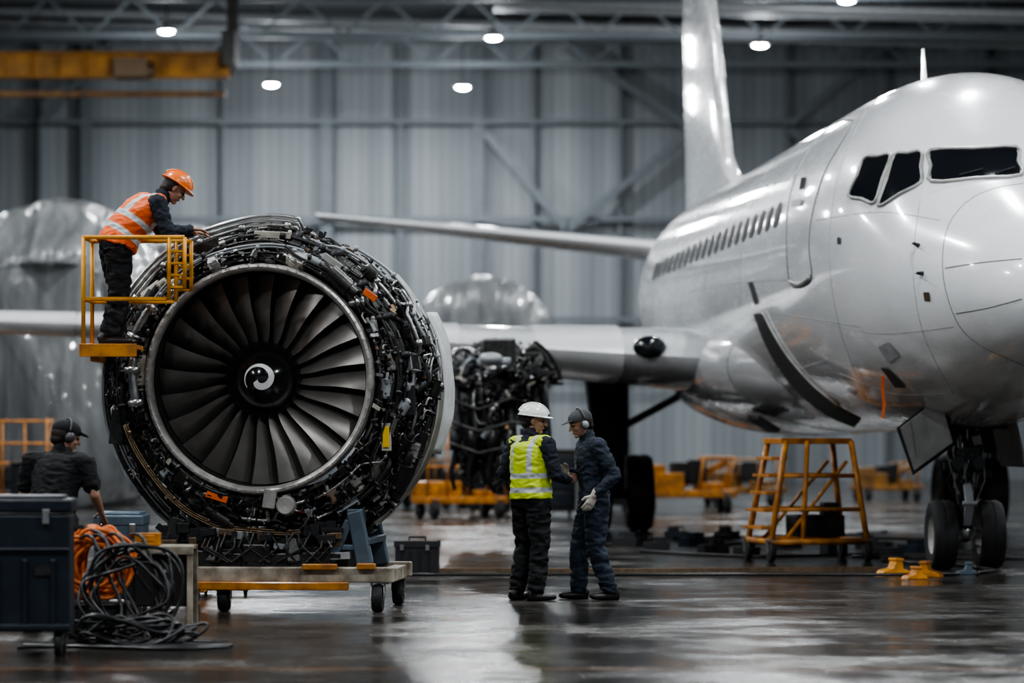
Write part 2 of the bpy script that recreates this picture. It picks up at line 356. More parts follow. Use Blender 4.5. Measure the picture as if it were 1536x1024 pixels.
def windowpane(pts):
    patch('cockpit_window',pts,glass,.014)
    line('window_frame',[pts[0],((pts[0][0]+pts[1][0])/2,(pts[0][1]+pts[1][1])/2),pts[1],((pts[2][0]+pts[1][0])/2,(pts[2][1]+pts[1][1])/2),pts[2],((pts[2][0]+pts[3][0])/2,(pts[2][1]+pts[3][1])/2),pts[3],((pts[0][0]+pts[3][0])/2,(pts[0][1]+pts[3][1])/2)],.022,rim,.010,closed=True,sub=3)
windowpane([(1396,226),(1524,221),(1531,264),(1398,273)])
windowpane([(1343,233),(1383,228),(1382,274),(1319,309)])
windowpane([(1298,237),(1337,233),(1313,304),(1274,293)])
line('cabin_door_outline',[(1250,186),(1272,180),(1281,184),(1262,215),(1236,262),(1219,320),(1214,370),(1218,408),(1214,424),(1200,431),(1187,428),(1182,405),(1180,350),(1184,300),(1201,245),(1228,206)],.012,dseam,.0,closed=True)
line('door_sill',[(1188,422),(1202,426),(1217,416)],.035,rim,.01)
patch('door_window',[(1203,267),(1211,266),(1208,283),(1200,285)],glass,.014,n=4)
patch('door_handle',[(1190,301),(1205,298),(1203,309),(1189,311)],dsteel,.02,n=3)
line('radome_seam',[(1536,275),(1490,283),(1450,303),(1422,340),(1414,390),(1420,440),(1440,490),(1475,520),(1536,548)],.0055,dseam)
line('lightning_strip',[(1418,402),(1470,394),(1533,388)],.005,dseam,.002)
line('lightning_strip',[(1434,470),(1480,462),(1533,448)],.005,dseam,.002)
for pts in ([(1300,165),(1272,220),(1250,300),(1245,400),(1262,500),(1300,600)],[(1160,240),(1130,300),(1112,380),(1110,460)],[(1225,330),(1320,318),(1410,330)],[(1222,480),(1320,500),(1430,490)],[(1050,330),(1020,400),(1012,470)],[(1380,300),(1370,400),(1385,500),(1430,590)],[(1165,470),(1230,480),(1290,490)],[(1180,600),(1190,560),(1240,540)],[(1100,290),(1068,360),(1056,440)],[(1020,440),(1100,425),(1180,420)],[(1260,560),(1340,590),(1420,590)]):
    line('panel_seam',pts,.0045,seam)
ribbon('open_panel_gap',[(1131,470),(1146,510),(1168,550),(1200,590),(1240,622),(1282,640)],[(1144,470),(1162,505),(1185,540),(1218,577),(1255,608),(1292,628)],black,.012)
ribbon('open_panel_gap',[(1123,424),(1128,440),(1133,457)],[(1129,422),(1134,438),(1139,455)],black,.012)
line('open_panel_lip',[(1147,468),(1165,503),(1188,538),(1221,575),(1259,606)],.022,rim,.018)
patch('access_opening',[(1322,550),(1334,552),(1360,580),(1344,580)],black,.014,n=4)
patch('access_panel',[(1318,520),(1334,512),(1350,532),(1334,544)],seam,.012,n=3)
patch('static_port',[(1386,438),(1395,438),(1396,451),(1388,451)],brass,.012,n=3)
patch('static_port',[(1257,356),(1262,356),(1262,366),(1257,366)],black,.012,n=2)
for (x,y) in ((1378,368),(1384,410)):
    h,n=hp(x,y,0);b=MB();b.cyl(h,h+n*.07,.025,.015,10);b.cyl(h+n*.07+V((0,.06,0)),h+n*.07+V((0,-.1,0)),.010,.007,8);b.build('pitot_probe',dsteel,air,True)
for (x,y,dx) in ((1440,266,36),(1492,264,30)):
    A=hp(x,y,.03);B_=hp(x+dx,y-8,.04)
    if A and B_: b=MB();b.cyl(A[0],B_[0],.012,n=6);b.build('windscreen_wiper',black,air)
def side(u,z,off):
    loc,nrm,i,d=bvh.ray_cast(V((-6,u,z)),V((1,0,0)))
    if nrm.x>0:nrm=-nrm
    return loc+nrm*off
wglass=pm('cabin_window_dark',(.006,.007,.008),.6,0,.1,3,0)
for i in range(20):
    uc=7.2+i*.74;vs=[side(uc,4.14,.014)]
    for j in range(20):
        a=2*math.pi*j/20;ca,sa=math.cos(a),math.sin(a)
        e=lambda q:math.copysign(abs(q)**.75,q)
        vs.append(side(uc+.20*e(ca),4.14+.155*e(sa),.014))
    b=MB();b.add(vs,[(0,j+1,(j+1)%20+1) for j in range(20)]);b.build('cabin_window',wglass,air,True)
b=MB();b.loft([[V((x,7.3+y,5.55)) for x,y in((-.03,.15),(0,-.12),(.03,.15),(0,.3))],[V((x*.4,7.3+y+.15,6.17)) for x,y in((-.03,.1),(0,0),(.03,.1),(0,.16))]]);b.build('antenna_blade',white,air)
def airfoil(n=14,lo=.5):
    P=[]
    xs=[.5*(1-math.cos(math.pi*i/n)) for i in range(n+1)]
    th=lambda x:5*(.2969*math.sqrt(x)-.126*x-.3516*x*x+.2843*x**3-.1036*x**4)
    for x in xs[::-1]:P.append((x,th(x)*.55))
    for x in xs[1:-1]:P.append((x,-th(x)*lo))
    return P
AF=airfoil()
def lerpsec(secs,v):
    for a,c in zip(secs,secs[1:]):
        if a[0]<=v<=c[0]:
            t=(v-a[0])/(c[0]-a[0]);return [a[i]*(1-t)+c[i]*t for i in range(5)]
    return list(secs[-1])
wsec=[(.9,12.9,7.9,2.56,1.8),(1.9,13.9,6.9,2.58,1.75),(4.2,15.3,5.5,2.75,1.3),(7,16.9,4.2,2.98,.86),(10,18.5,3.3,3.16,.76),(16.6,22,1.6,3.46,.46)]
def wing(secs,name,mat,sg,slats=None):
    b=MB();R_=[]
    n=14
    for i in range(n+1):
        v=secs[0][0]+(secs[-1][0]-secs[0][0])*i/n
        _,le,c,zc,t=lerpsec(secs,v);R_.append([V((sg*v,le+x*c,zc+y*t)) for x,y in AF])
    b.loft(R_);b.build(name,mat,air,'auto')
    if slats:
        idx=[i for i,(x,y) in enumerate(AF) if x<.3]
        for v0,v1 in slats:
            b2=MB();R2=[]
            for k in range(5):
                v=v0+(v1-v0)*k/4;_,le,c,zc,t=lerpsec(secs,v)
                R2.append([V((sg*v,le-.04+(AF[i][0])*c,zc+AF[i][1]*t*1.06)) for i in idx]+[V((sg*v,le+.1+AF[i][0]*c*.9,zc+AF[i][1]*t*.9)) for i in idx[::-1]])
            b2.loft(R2);b2.build('leading_edge_slat',silver,air,'auto')
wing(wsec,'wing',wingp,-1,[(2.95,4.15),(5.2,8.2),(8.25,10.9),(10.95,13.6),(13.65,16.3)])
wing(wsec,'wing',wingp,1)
hsec=[(.3,27.6,4.2,4.80,.75),(7.2,32.0,1.4,5.70,.22)]
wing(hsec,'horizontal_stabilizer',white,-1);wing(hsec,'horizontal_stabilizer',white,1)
b=MB();R_=[]
for z,le,te,t in ((5.2,21.5,32.6,.3),(5.7,23.4,32.7,.42),(6.0,24.9,32.8,.5),(6.4,25.9,32.9,.5),(7.2,26.6,33,.48),(9.5,28.3,33.4,.38),(12.3,30.4,33.9,.26)):
    R_.append([V((y*t*1.0,le+x*(te-le),z)) for x,y in AF])
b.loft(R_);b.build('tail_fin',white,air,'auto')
b=MB();R_=[]
for i in range(33):
    t=i/32;u=9.6+12.5*t;g=math.sin(math.pi*t)**.8 if 0<t<1 else .0
    R_.append([V(((1.25+.80*g)*math.cos(a),u,2.45+(.75+.2*g)*math.sin(a)*(1. if math.sin(a)<0 else 1.))) for a in [2*math.pi*j/48 for j in range(48)]])
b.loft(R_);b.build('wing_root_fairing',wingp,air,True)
for u in (12.2,14.6,17.5):
    b=MB();g=math.sin(math.pi*(u-9.6)/12.5)**.8;b.tube([V(((1.25+.80*g)*math.cos(a),u,2.45+(.75+.2*g)*math.sin(a))) for a in [math.pi*.62+math.pi*.85*j/24 for j in range(25)]],.008,6);b.build('panel_seam',dseam,air,True)
b=MB();b.box((-1.25,12.6,1.66),(.35,1.1,.06),Matrix.Rotation(.55,3,'Y'));b.build('belly_hatch',black,air)
b=MB();b.ell((-2.62,14.28,2.74),(.24,.14,.16));b.build('landing_light',glass,air,True)
# ------------------------------------------------------------ clutter generator for engine guts
def clutter(parent,surf,rng,narc,nhose,nbox,ncyl,nbolt,arange,trange,scale=1.,wts=None,hs=1.,arclen=(.4,1.9)):
    mats=[dsteel,steel,black,cream,brass,greyp,lightgrey]
    wts=wts or [36,16,28,6,3,9,6]
    def rm():return rng.choices(mats,wts)[0]
    def frame(a,t):
        p=surf(a,t);e=1e-3;pa=(surf(a+e,t)-p).normalized();pt=(surf(a,t+e)-p).normalized();n=pa.cross(pt).normalized()
        if n.y>0 and abs(n.y)>.2:n=-n
        if abs(n.y)<=.2:
            c=surf(a,t)-surf(a+math.pi,t)
            if n.dot(c)<0:n=-n
        return p,pa,pt,n
    for _ in range(narc):
        a0=rng.uniform(*arange);ln=rng.uniform(*arclen);t=rng.uniform(*trange);h=rng.uniform(.03,.12)*scale*hs;P=[];k=int(ln*16)+4;ph=rng.random()*9;am=rng.uniform(.0,.03)
        jog=rng.uniform(.25,.75);dt=rng.choice([0,.12,-.12,.3,-.3,.5,-.5])
        for i in range(k):
            s=i/(k-1);a=a0+ln*s;tt=t+am*math.sin(a*6+ph)+dt/(1+math.exp(-(s-jog)*40))
            tt=min(trange[1],max(trange[0],tt));p,pa,pt,n=frame(a,tt);hh=h if 0<i<k-1 else .0
            P.append(p+n*hh)
        rr_=rng.choice([.008,.012,.016,.024,.010])*scale;multi=rng.choice([1,1,2,3]) if rr_<.013*scale else 1
        b=MB()
        for q in range(multi):
            off=(q*2.3*rr_);b.tube([p+(p-V((0,p.y,EZ[0]))).normalized()*off for p in P],rr_,8)
        for i in range(2,k-1,5):
            d=(P[i]-P[i-1]).normalized();b.cyl(P[i]-d*.015*scale,P[i]+d*.015*scale,rr_*1.7+.004,n=8)
        b.build('fuel_pipe',rng.choices([dsteel,steel,black,brass,greyp],[34,26,34,3,6])[0],parent,True)
    for _ in range(nhose):
        a=rng.uniform(*arange);t=rng.uniform(*trange);a2=a+rng.uniform(-.35,.35);t2=min(trange[1],max(trange[0],t+rng.uniform(-.7,.7)))
        p,_,_,n=frame(a,t);q,_,_,n2=frame(a2,t2);hb=rng.uniform(.05,.16)*scale*hs
        m1=p.lerp(q,.33)+n*hb+V((rng.uniform(-.05,.05),0,rng.uniform(-.06,.06)));m2=p.lerp(q,.67)+n2*hb
        P=[]
        for i in range(11):
            s=i/10;P.append(p*(1-s)**3+m1*3*s*(1-s)**2+m2*3*s*s*(1-s)+q*s**3)
        b=MB();b.tube(P,rng.choice([.006,.009,.013,.018])*scale,6);b.build('hose',rng.choices([cablek,dsteel,steel,brass],[52,20,24,4])[0],parent,True)
    for _ in range(nbox):
        a=rng.uniform(*arange);t=rng.uniform(*trange);p,pa,pt,n=frame(a,t);w,h,d=[rng.uniform(.04,.13)*scale for _ in range(3)]
        if rng.random()<.3:w*=1.8
        if scale>1.5:d*=.45
        rot=Matrix((pa,pt,n)).transposed()@Matrix.Rotation(rng.uniform(-.15,.15),3,'Z')
        b=MB();b.box(p+n*d*.45,(w,h,d),rot,0)
        b.box(p+n*d*.95,(w*.75,h*.7,d*.12),rot,1)
        for sx in(-.4,.4):
            for sy in (-.38,.38): q=p+n*d+rot@V((w*sx,h*sy,0));b.cyl(q-n*.01,q+n*.012,.007*min(scale,1.2),n=6,m=1)
        q=p+n*d*.5+rot@V((w*.5,0,0));b.cyl(q,q+rot@V((.05*min(scale,1.2),0,0)),.016*min(scale,1.2),n=8,m=1)
        b.build('equipment_box',[rm(),rm()],parent,bevel=.005)
    for _ in range(ncyl):
        a=rng.uniform(*arange);t=rng.uniform(*trange);p,pa,pt,n=frame(a,t);r=rng.uniform(.018,.050)*scale;l=rng.uniform(.06,.26)*scale
        d=(pa*rng.choice([1,1,.3])+pt*rng.uniform(-.5,.5)*rng.choice([.2,1,3])+n*rng.uniform(0,.15)).normalized();c=p+n*(r*1.1+.01)
        b=MB();b.tube([c-d*l/2,c-d*l*.48,c-d*l*.3,c-d*l*.3,c+d*l*.25,c+d*l*.25,c+d*l*.42,c+d*l/2],[r*.5,r*.7,r*.7,r,r,r*.6,r*.6,r*.3],12);b.cyl(c-n*r,c-n*(r+.05),r*.4,n=8,m=1)
        b.build('actuator',[rm(),steel],parent,'auto')
    b=MB()
    for _ in range(nbolt):
        a=rng.uniform(*arange);t=rng.uniform(*trange);p,pa,pt,n=frame(a,t);k=rng.random();mi=rng.choices([0,1,2,3,4],[36,26,28,7,3])[0]
        rot=Matrix((pa,pt,n)).transposed()@Matrix.Rotation(rng.choice([0,1.57])+rng.uniform(-.15,.15),3,'Z')
        if k<.42:b.cyl(p,p+n*rng.uniform(.03,.12)*scale,rng.uniform(.006,.018)*scale,n=6,m=mi)
        elif k<.74:b.box(p+n*rng.uniform(.02,.11)*scale,(rng.uniform(.015,.08)*scale,rng.uniform(.008,.04)*scale,rng.uniform(.006,.05)*scale),rot,mi)
        elif k<.90:
            q=p+n*rng.uniform(.03,.09)*scale;L=rng.uniform(.04,.12)*scale;b.tube([q-pa*L,q-pa*L*.3+n*.01,q+pt*L*.3,q+pt*L-n*.02],rng.uniform(.004,.010)*scale,6,mi)
        else:
            q=p+n*.05*scale;b.tube([q+rot@V((.03*scale*math.cos(x),.03*scale*math.sin(x),0)) for x in [i*.785 for i in range(8)]],.006*scale,5,mi,closed=True)
    if nbolt:
        o=b.build('fittings_and_clips',[dsteel,steel,black,cream,brass],parent);o['kind']='stuff'
EZ=[2.25]
pr=sub('stripped_engine_mount',air,(-4.75,0,0),'dark stripped engine mount and pipework hanging under the wing')
b=MB();b.loft([[V((x,y,z)) for x,y in((-.22,13.9),(.22,13.7),(.26,17.5),(-.26,17.5))] for z in (2.35,2.85)]);b.build('pylon',dsteel,pr,bevel=.03)
def msurf(a,t):
    x=.74*math.copysign(abs(math.cos(a))**.8,math.cos(a))*(.3+.7*min(1,t*1.2));z=math.sin(a)*(.42+.10*t)
    if math.sin(a)<0:
        z=math.sin(a)*(.85+.55*math.sin(3*a+1)+.28*math.sin(11*a));x*=.74+.30*math.sin(5*a)
    else:z+=.09*math.sin(9*a);x*=1.05
    return V((x,13.7+.9*t*t,2.22+z*(.2+.8*t)))
b=MB();R_=[]
for t in (.05,.4,.75,1.,1.3):
    R_.append([msurf(2*math.pi*j/64,t*.85)*1.0+V((0,.16,0)) for j in range(64)])
b.loft(R_);b.build('mount_bulkhead',black,pr,True)
clutter(pr,msurf,random.Random(4),14,60,22,26,320,(0,6.28),(.05,1.05),1.4,[46,8,40,3,3,6,2],.8)
b=MB();b.lathe([(.80,13.2),(.83,13.2),(.85,13.9),(.82,13.9)],c=(0.02,0,2.1),n=26,a0=.2,a1=1.0,closedprof=True);b.build('open_cowl_panel',dsteel,pr,True)
b=MB();b.ell((-.15,13.3,2.55),(.17,.2,.09));b.cyl((-.33,13.35,2.5),(.12,13.3,2.52),.05);b.build('duct_elbow',greyp,pr,True)
for x in (-.62,-.38,-.12,.12,.36,.6):
    b=MB();b.tube([(x,13.9,2.2),(x+.07,13.8,1.5),(x-.05,13.9,1.0),(x,13.9,.75)],[.07,.05,.035,.025],8);b.cyl((x,13.8,1.6),(x+.01,13.8,1.3),.08);b.build('hanging_duct',[black,dsteel][int(abs(x)*10)%2],pr,True)
for k in range(3):
    b=MB();b.tube([(-.7,13.7,2.0-.3*k),(-.3,13.55,1.86-.3*k),(.15,13.6,2.02-.33*k),(.66,13.7,1.88-.28*k)],.025,8);b.build('hanging_duct',dsteel,pr,True)
# ------------------------------------------------------------ landing gear
def wheel(parent,c,r,w):
    b=MB();h=w/2;prof=[(r*.55,-h*.8),(r*.75,-h),(r*.93,-h*.92),(r,-h*.6),(r*1.0,-h*.1),(r*.985,-h*.08),(r*.985,h*.08),(r,h*.1),(r,h*.6),(r*.93,h*.92),(r*.75,h),(r*.55,h*.8)]
    b.lathe(prof,n=40,axis='X');b.build('tyre',rubber,parent,'auto',loc=c)
    b=MB();b.lathe([(.0,-h*.5),(r*.2,-h*.55),(r*.25,-h*.3),(r*.45,-h*.35),(r*.56,-h*.82),(r*.56,h*.82),(r*.45,h*.35),(r*.25,h*.3),(r*.2,h*.55),(0,h*.5)],n=30,axis='X')
    for k in range(8):
        a=k*math.pi/4;b.cyl((-h*.45,r*.35*math.cos(a),r*.35*math.sin(a)),(h*.45,r*.35*math.cos(a),r*.35*math.sin(a)),r*.05,n=8)
    b.build('wheel_rim',lightgrey,parent,'auto',loc=c)
ng=sub('nose_landing_gear',air,(-.02,4.8,0))
for sx in(-.27,.27):wheel(ng,(sx,0,.39),.39,.28)
b=MB();b.cyl((0,0,.39),(0,0,.95),.06);b.cyl((0,0,.85),(0,.0,1.75),.1);b.cyl((-.3,0,.39),(.3,0,.39),.05);b.ell((0,0,.42),(.12,.1,.12));b.lathe([(.1,.9),(.13,.92),(.13,1.0),(.1,1.02)],n=20,axis='Z');b.build('gear_strut',steel,ng,'auto')
b=MB();b.beam((0,-.1,.5),(0,-.26,.75),.1,.04);b.beam((0,-.26,.75),(0,-.1,1.0),.1,.04);b.cyl((-.08,-.26,.75),(.08,-.26,.75),.025);b.build('torque_link',greyp,ng,bevel=.01)
b=MB();b.cyl((-.08,0,1.),(-.1,.9,1.7),.035);b.cyl((.08,0,1.),(.1,.9,1.7),.035);b.cyl((-.16,-.1,1.12),(.16,-.1,1.12),.03);b.box((0,-.12,1.3),(.22,.1,.14));b.build('drag_brace',dsteel,ng,'auto')
rgg=random.Random(9)
for k in range(16):
    x=rgg.uniform(-.16,.16);b=MB();b.tube([(x,-.08,1.62),(x+rgg.uniform(-.1,.1),-.16,1.3),(x+rgg.uniform(-.12,.12),-.14,1.0),(x*.6,-.1,.72),(x*.4,-.08,.45)],rgg.choice([.008,.012,.016]),6);b.build('hydraulic_hose',rgg.choice([black,dsteel,steel]),ng,True)
for k in range(18):
    b=MB();b.box((rgg.uniform(-.24,.3),rgg.uniform(-.1,.3),rgg.uniform(1.0,1.6)),[rgg.uniform(.05,.16) for _ in range(3)],Matrix.Rotation(rgg.uniform(-.3,.3),3,'Y'));b.build('gear_bracket',rgg.choice([dsteel,black,greyp,black]),ng,bevel=.008)
for sx in(-.12,.12):
    b=MB();b.cyl((sx,-.13,1.2),(sx,-.2,1.2),.075,n=20);b.build('taxi_light',glass,ng,'auto')
b=MB();b.box((0,.1,1.66),(.62,1.9,.16));b.build('wheel_well',black,ng)
def quad_slab(name,px4,Y4,th,mat,parent,inv,lab=None):
    C=[inv@W(x,y,Y) for (x,y),Y in zip(px4,Y4)];n=(C[1]-C[0]).cross(C[3]-C[0]).normalized()*th
    b=MB();b.loft([[c for c in C],[c+n for c in C]]);
    return b.build(name,mat,parent,bevel=.008,label=lab)
NI=(AM@Matrix.Translation(ng.location)).inverted()
doorm=pm('gear_door_paint',(.20,.20,.195),.5,.1,.35,3)
quad_slab('gear_door',[(1350,642),(1410,595),(1429,664),(1371,706)],[37.3,37.0,37.0,37.3],.03,doorm,ng,NI,'pale grey open nose gear door')
quad_slab('gear_door_backing',[(1344,642),(1412,587),(1435,665),(1369,713)],[37.42,37.12,37.12,37.42],.02,black,ng,NI,'dark backing sheet added behind the gear door')  # Black sheet added to give the door a dark surround against the belly
for a_,c_ in (((1378,640),(1420,606)),((1390,664),(1430,630))):
    b=MB();p=NI@W(*a_,37.5);q_=V((0.0,.0,1.55));b.cyl(p,q_,.018,n=8);b.build('door_actuator',dsteel,ng,True)
b=MB();b.box((.52,.1,1.4),(.03,1.3,.5),Matrix.Rotation(math.radians(-12),3,'Y'));b.build('gear_door',doorm,ng,bevel=.01)
for sg,gx in((-1,-2.50),(1,3.1)):
    mg=sub('main_landing_gear',air,(gx,20.3,0))
    for sx in(-.33,.33):wheel(mg,(sx,0,.6),.6,.42)
    b=MB();b.cyl((0,0,.58),(0,0,1.3),.1);b.cyl((0,0,1.2),(0,0,2.6),.17);b.cyl((-.5,0,.58),(.5,0,.58),.08);b.build('gear_strut',dsteel,mg,'auto')
    b=MB();b.cyl((0,0,1.6),(-sg*1.3,0,2.3),.06);b.cyl((0,0,1.3),(0,-.9,2.4),.05);b.cyl((0,0,1.0),(sg*.2,-.4,2.3),.03);b.build('side_brace',dsteel,mg,'auto')
    b=MB();b.box((sg*.25,-.1,1.75),(.4,.5,1.3),Matrix.Rotation(sg*.12,3,'Y'));b.build('gear_door',black,mg,bevel=.02)
h,n=hp(1326,562,.02)
b=MB();P=[h+V((.0,-.02,-.0)),h+V((-.01,-.04,-.15)),h+V((.01,-.04,-.3)),h+V((-.01,-.05,-.46))];b.loft([[p+V((-.016,0,0)),p+V((.016,0,0)),p+V((.016,.004,0)),p+V((-.016,.004,0))] for p in P]);b.build('warning_ribbon',redm,air,label='orange warning ribbon')
# ------------------------------------------------------------ big engine
EY=29.4;ec=W(388,568,EY);ephi=math.radians(-5);EZ[0]=ec.z
eng=root('jet_engine',(ec.x,ec.y,0),ephi,'large turbofan with cowlings off, exposed pipes and wiring, on wheeled stand','jet engine')
EC=V((0,0,ec.z));FO=EC-V((0,0,.09))
b=MB();b.lathe([(.92,.5),(.925,.12),(.93,.03),(.94,-.01),(.965,-.03),(.985,-.02),(1.0,.02),(1.0,.12)],c=EC,n=128)
for k in range(72):
    a=2*math.pi*k/72;p=EC+V((.975*math.cos(a),-.026,.975*math.sin(a)));b.cyl(p,p+V((0,-.008,0)),.007,n=6)
b.build('inlet_lip',lipm,eng,'auto')
b=MB();b.lathe([(.921,.06),(.918,.9),(.02,.92)],c=EC,n=96);b.build('fan_duct',pm('duct_dark',(.035,.034,.033),.45,.3),eng,True)
NB=24
for k in range(NB):
    a0=2*math.pi*k/NB;b=MB();R_=[]
    for i in range(11):
        t=i/10;r=.28+t*(.912-.28);ch=.19+.17*t-.02*max(0,t-.8)*5;st=math.radians(34+24*t);sw=.05*math.sin(t*2.8)+.03*t
        ring=[]
        for (x,y) in [(0,0),(.12,.022),(.35,.04),(.65,.035),(1,.004),(.65,-.0),(.35,-.004),(.12,-.008)]:
            cx=(x-.5)*ch;cam=.05*ch*4*(x*(1-x))
            yy=y*ch*.9+cam
            tang=cx*math.sin(st)+yy*math.cos(st);dep=cx*math.cos(st)-yy*math.sin(st)
            ang=a0+sw+tang/max(r,.42)
            ring.append(EC+V((r*math.cos(ang),.34+dep,r*math.sin(ang))))
        R_.append(ring)
    b.loft(R_);b.build('fan_blade',bladem,eng,'auto')
def spz(r):return .0+.22*(r/.33)**1.8
b=MB();b.lathe([(.001,.0)]+[(r,spz(r)) for r in (.02,.05,.09,.14,.19,.24,.28,.31)]+[(.33,.23),(.33,.6)],c=EC,n=64);b.build('spinner',spinm,eng,True)
L_=[];
for i in range(33):
    t=i/32;a=math.radians(215-400*t*.9);rr=.118-.03*t if t<.55 else .1015-.16*(t-.55)
    rr=max(.026,rr);w=.006+.055*math.sin(min(1,t*1.02)*math.pi*.5)**1.6*(1 if t<.9 else 1-(t-.9)*3)
    L_.append((a,rr*1.1,w*1.1))
vs=[];
for a,rr,w in L_:
    for q in(rr-w/2,rr+w/2):
        q=max(.001,q);vs.append(EC+V((q*math.cos(a),spz(q)-.005,q*math.sin(a))))
b=MB();b.add(vs,[(2*i,2*i+1,2*i+3,2*i+2) for i in range(32)]);b.build('spinner_swirl',whitepaint,eng,fix=False,label='white comma-shaped spiral marking')
def esurf(a,t):
    right=.5+.5*math.cos(a-.1);top=max(0,math.sin(a));k=.70+.24*right+.05*math.sin(a*5)+.035*math.sin(a*9+1)
    tt=min(t,1.)*k;r=1.0+.40*tt-.03*top*tt;y=.06+.36*tt**1.4
    if t>1:y+=1.5*(t-1);r+=.02
    return V((r*math.cos(a),y,ec.z-.09*tt+r*math.sin(a)))
b=MB();b.lathe([(.99,.1),(1.1,.16),(1.25,.3),(1.34,.45),(1.34,.9),(1.3,1.3),(1.0,1.6),(.9,1.6)],c=EC-V((0,0,.06)),n=72);b.build('fan_case',pm('fan_case_dark',(.016,.015,.014),.45,.5,.4,8),eng,True)
b=MB();b.lathe([(1.41,.42),(1.452,.42),(1.457,.50),(1.41,.50)],c=FO,n=96,closedprof=True,a0=1.3,a1=5.4);b.build('outer_flange',dsteel,eng,'auto')
b=MB();b.lathe([(1.435,.40),(1.453,.385),(1.457,.41),(1.435,.415)],c=FO,n=96,closedprof=True,a0=1.35,a1=5.35);b.build('flange_edge',greyp,eng,'auto')
b=MB();b.lathe([(1.30,.38),(1.32,.37),(1.42,.44),(1.42,.46)],c=FO,n=72,closedprof=True,a0=1.4,a1=5.3)
for k in range(26):
    a=1.5+k*.145;b.beam(FO+V((1.28*math.cos(a),.4,1.28*math.sin(a))),FO+V((1.43*math.cos(a),.43,1.43*math.sin(a))),.03,.03,m=0)
b.build('flange_web',black,eng)
b=MB()
for r,y in ((1.045,.10),(1.16,.2)):
    b.lathe([(r-.012,y),(r+.012,y-.01),(r+.012,y+.06),(r-.012,y+.06)],c=EC,n=80,closedprof=True)
b.build('stiffener_ring',steel,eng,'auto')
clutter(eng,esurf,random.Random(21),7,10,24,16,0,(0,6.283),(.15,1.0),1.7,[34,14,26,9,2,9,7],.8,(.6,1.6))
clutter(eng,esurf,random.Random(11),44,84,66,66,1700,(0,6.283),(.04,1.04),.97,None,.95,(.4,1.7))
clutter(eng,esurf,random.Random(12),14,26,18,16,320,(-1.3,1.6),(.8,1.22),1.1,None,.9,(.4,1.0))
def eplate(px,py,w,h,mat,rz,nm,d=.02,y=.02):
    s=F/(EY+y);c=V(((px-388)/s,y,ec.z-(py-568)/s));b=MB();b.box(c,(w,d,h),Matrix.Rotation(math.radians(rz),3,'Y'));return b.build(nm,mat,eng,bevel=.006)
eplate(555,443,.13,.06,redm,35,'warning_label_plate',y=.04);eplate(579,655,.08,.24,cream,0,'control_unit',.06,.08);eplate(579,655,.055,.18,yel,0,'warning_label_plate',.02,.04)
eplate(325,745,.19,.06,redm,18,'red_tagged_valve',.04,.0);eplate(207,555,.13,.26,cream,-4,'control_unit',.1,.06);eplate(405,748,.11,.16,lightgrey,8,'control_unit',.06,.0)
eplate(455,765,.12,.05,redm,5,'warning_label_plate',.02,.12);eplate(404,352,.32,.06,cream,3,'control_unit',.08,.2);eplate(500,395,.24,.06,lightgrey,35,'control_unit',.08,.12)
eplate(585,540,.08,.18,lightgrey,-6,'control_unit',.08,.12);eplate(240,440,.20,.07,lightgrey,-50,'control_unit',.08,.12)
eplate(300,372,.3,.10,dsteel,-20,'control_unit',.1,.14);eplate(610,600,.1,.26,black,0,'control_unit',.1,.2);eplate(170,640,.12,.3,dsteel,6,'control_unit',.1,.15)
b=MB();c=V((.24,-.03,ec.z-1.09));b.lathe([(0,-.03),(.07,-.04),(.085,.0),(.09,.08),(.05,.16)],c=c,n=28);b.build('filter_canister',lightgrey,eng,'auto')
cowlm=pm('cowl_panel_dirty',(.24,.23,.215),.5,.3,.5,4)
b=MB();b.lathe([(1.475,.62),(1.49,.61),(1.51,.85),(1.49,1.12),(1.46,1.12),(1.47,.8)],c=FO,n=48,a0=-.95,a1=.75,closedprof=True);b.build('cowl_door',cowlm,eng,'auto',label='dirty grey open cowl panel')
b=MB();b.lathe([(1.47,.58),(1.495,.56),(1.50,.63),(1.475,.64)],c=FO,n=60,a0=-.95,a1=.78,closedprof=True);b.build('cowl_edge',lightgrey,eng,'auto',label='pale worn cowl edge')
for k in range(9):
    b=MB();a=-.9+k*.2;b.beam(FO+V((1.33*math.cos(a),.6,1.33*math.sin(a))),FO+V((1.48*math.cos(a),.64,1.48*math.sin(a))),.04,.03);b.build('cowl_hinge_bracket',dsteel,eng)
vs=[];fs=[];nn=24
for i in range(nn+1):
    for j in range(11):
        a=.46-.86*i/nn;r=1.50+.015*noise.noise(V((i*.25,j*.5,2)))+.04*(j/10);y=1.0+j*(.052+.006*math.sin(i*.5))
        vs.append(EC+V((r*math.cos(a),y,r*math.sin(a)-.06)))
for i in range(nn):
    for j in range(10):fs.append((i*11+j,i*11+j+1,(i+1)*11+j+1,(i+1)*11+j))
b=MB();b.add(vs,fs);o=b.build('protective_sheet',pm('white_cloth',(.58,.60,.61),.7,0,.25,5),eng,True,label='white protective sheet');m_=o.modifiers.new('s','SOLIDIFY');m_.thickness=.008
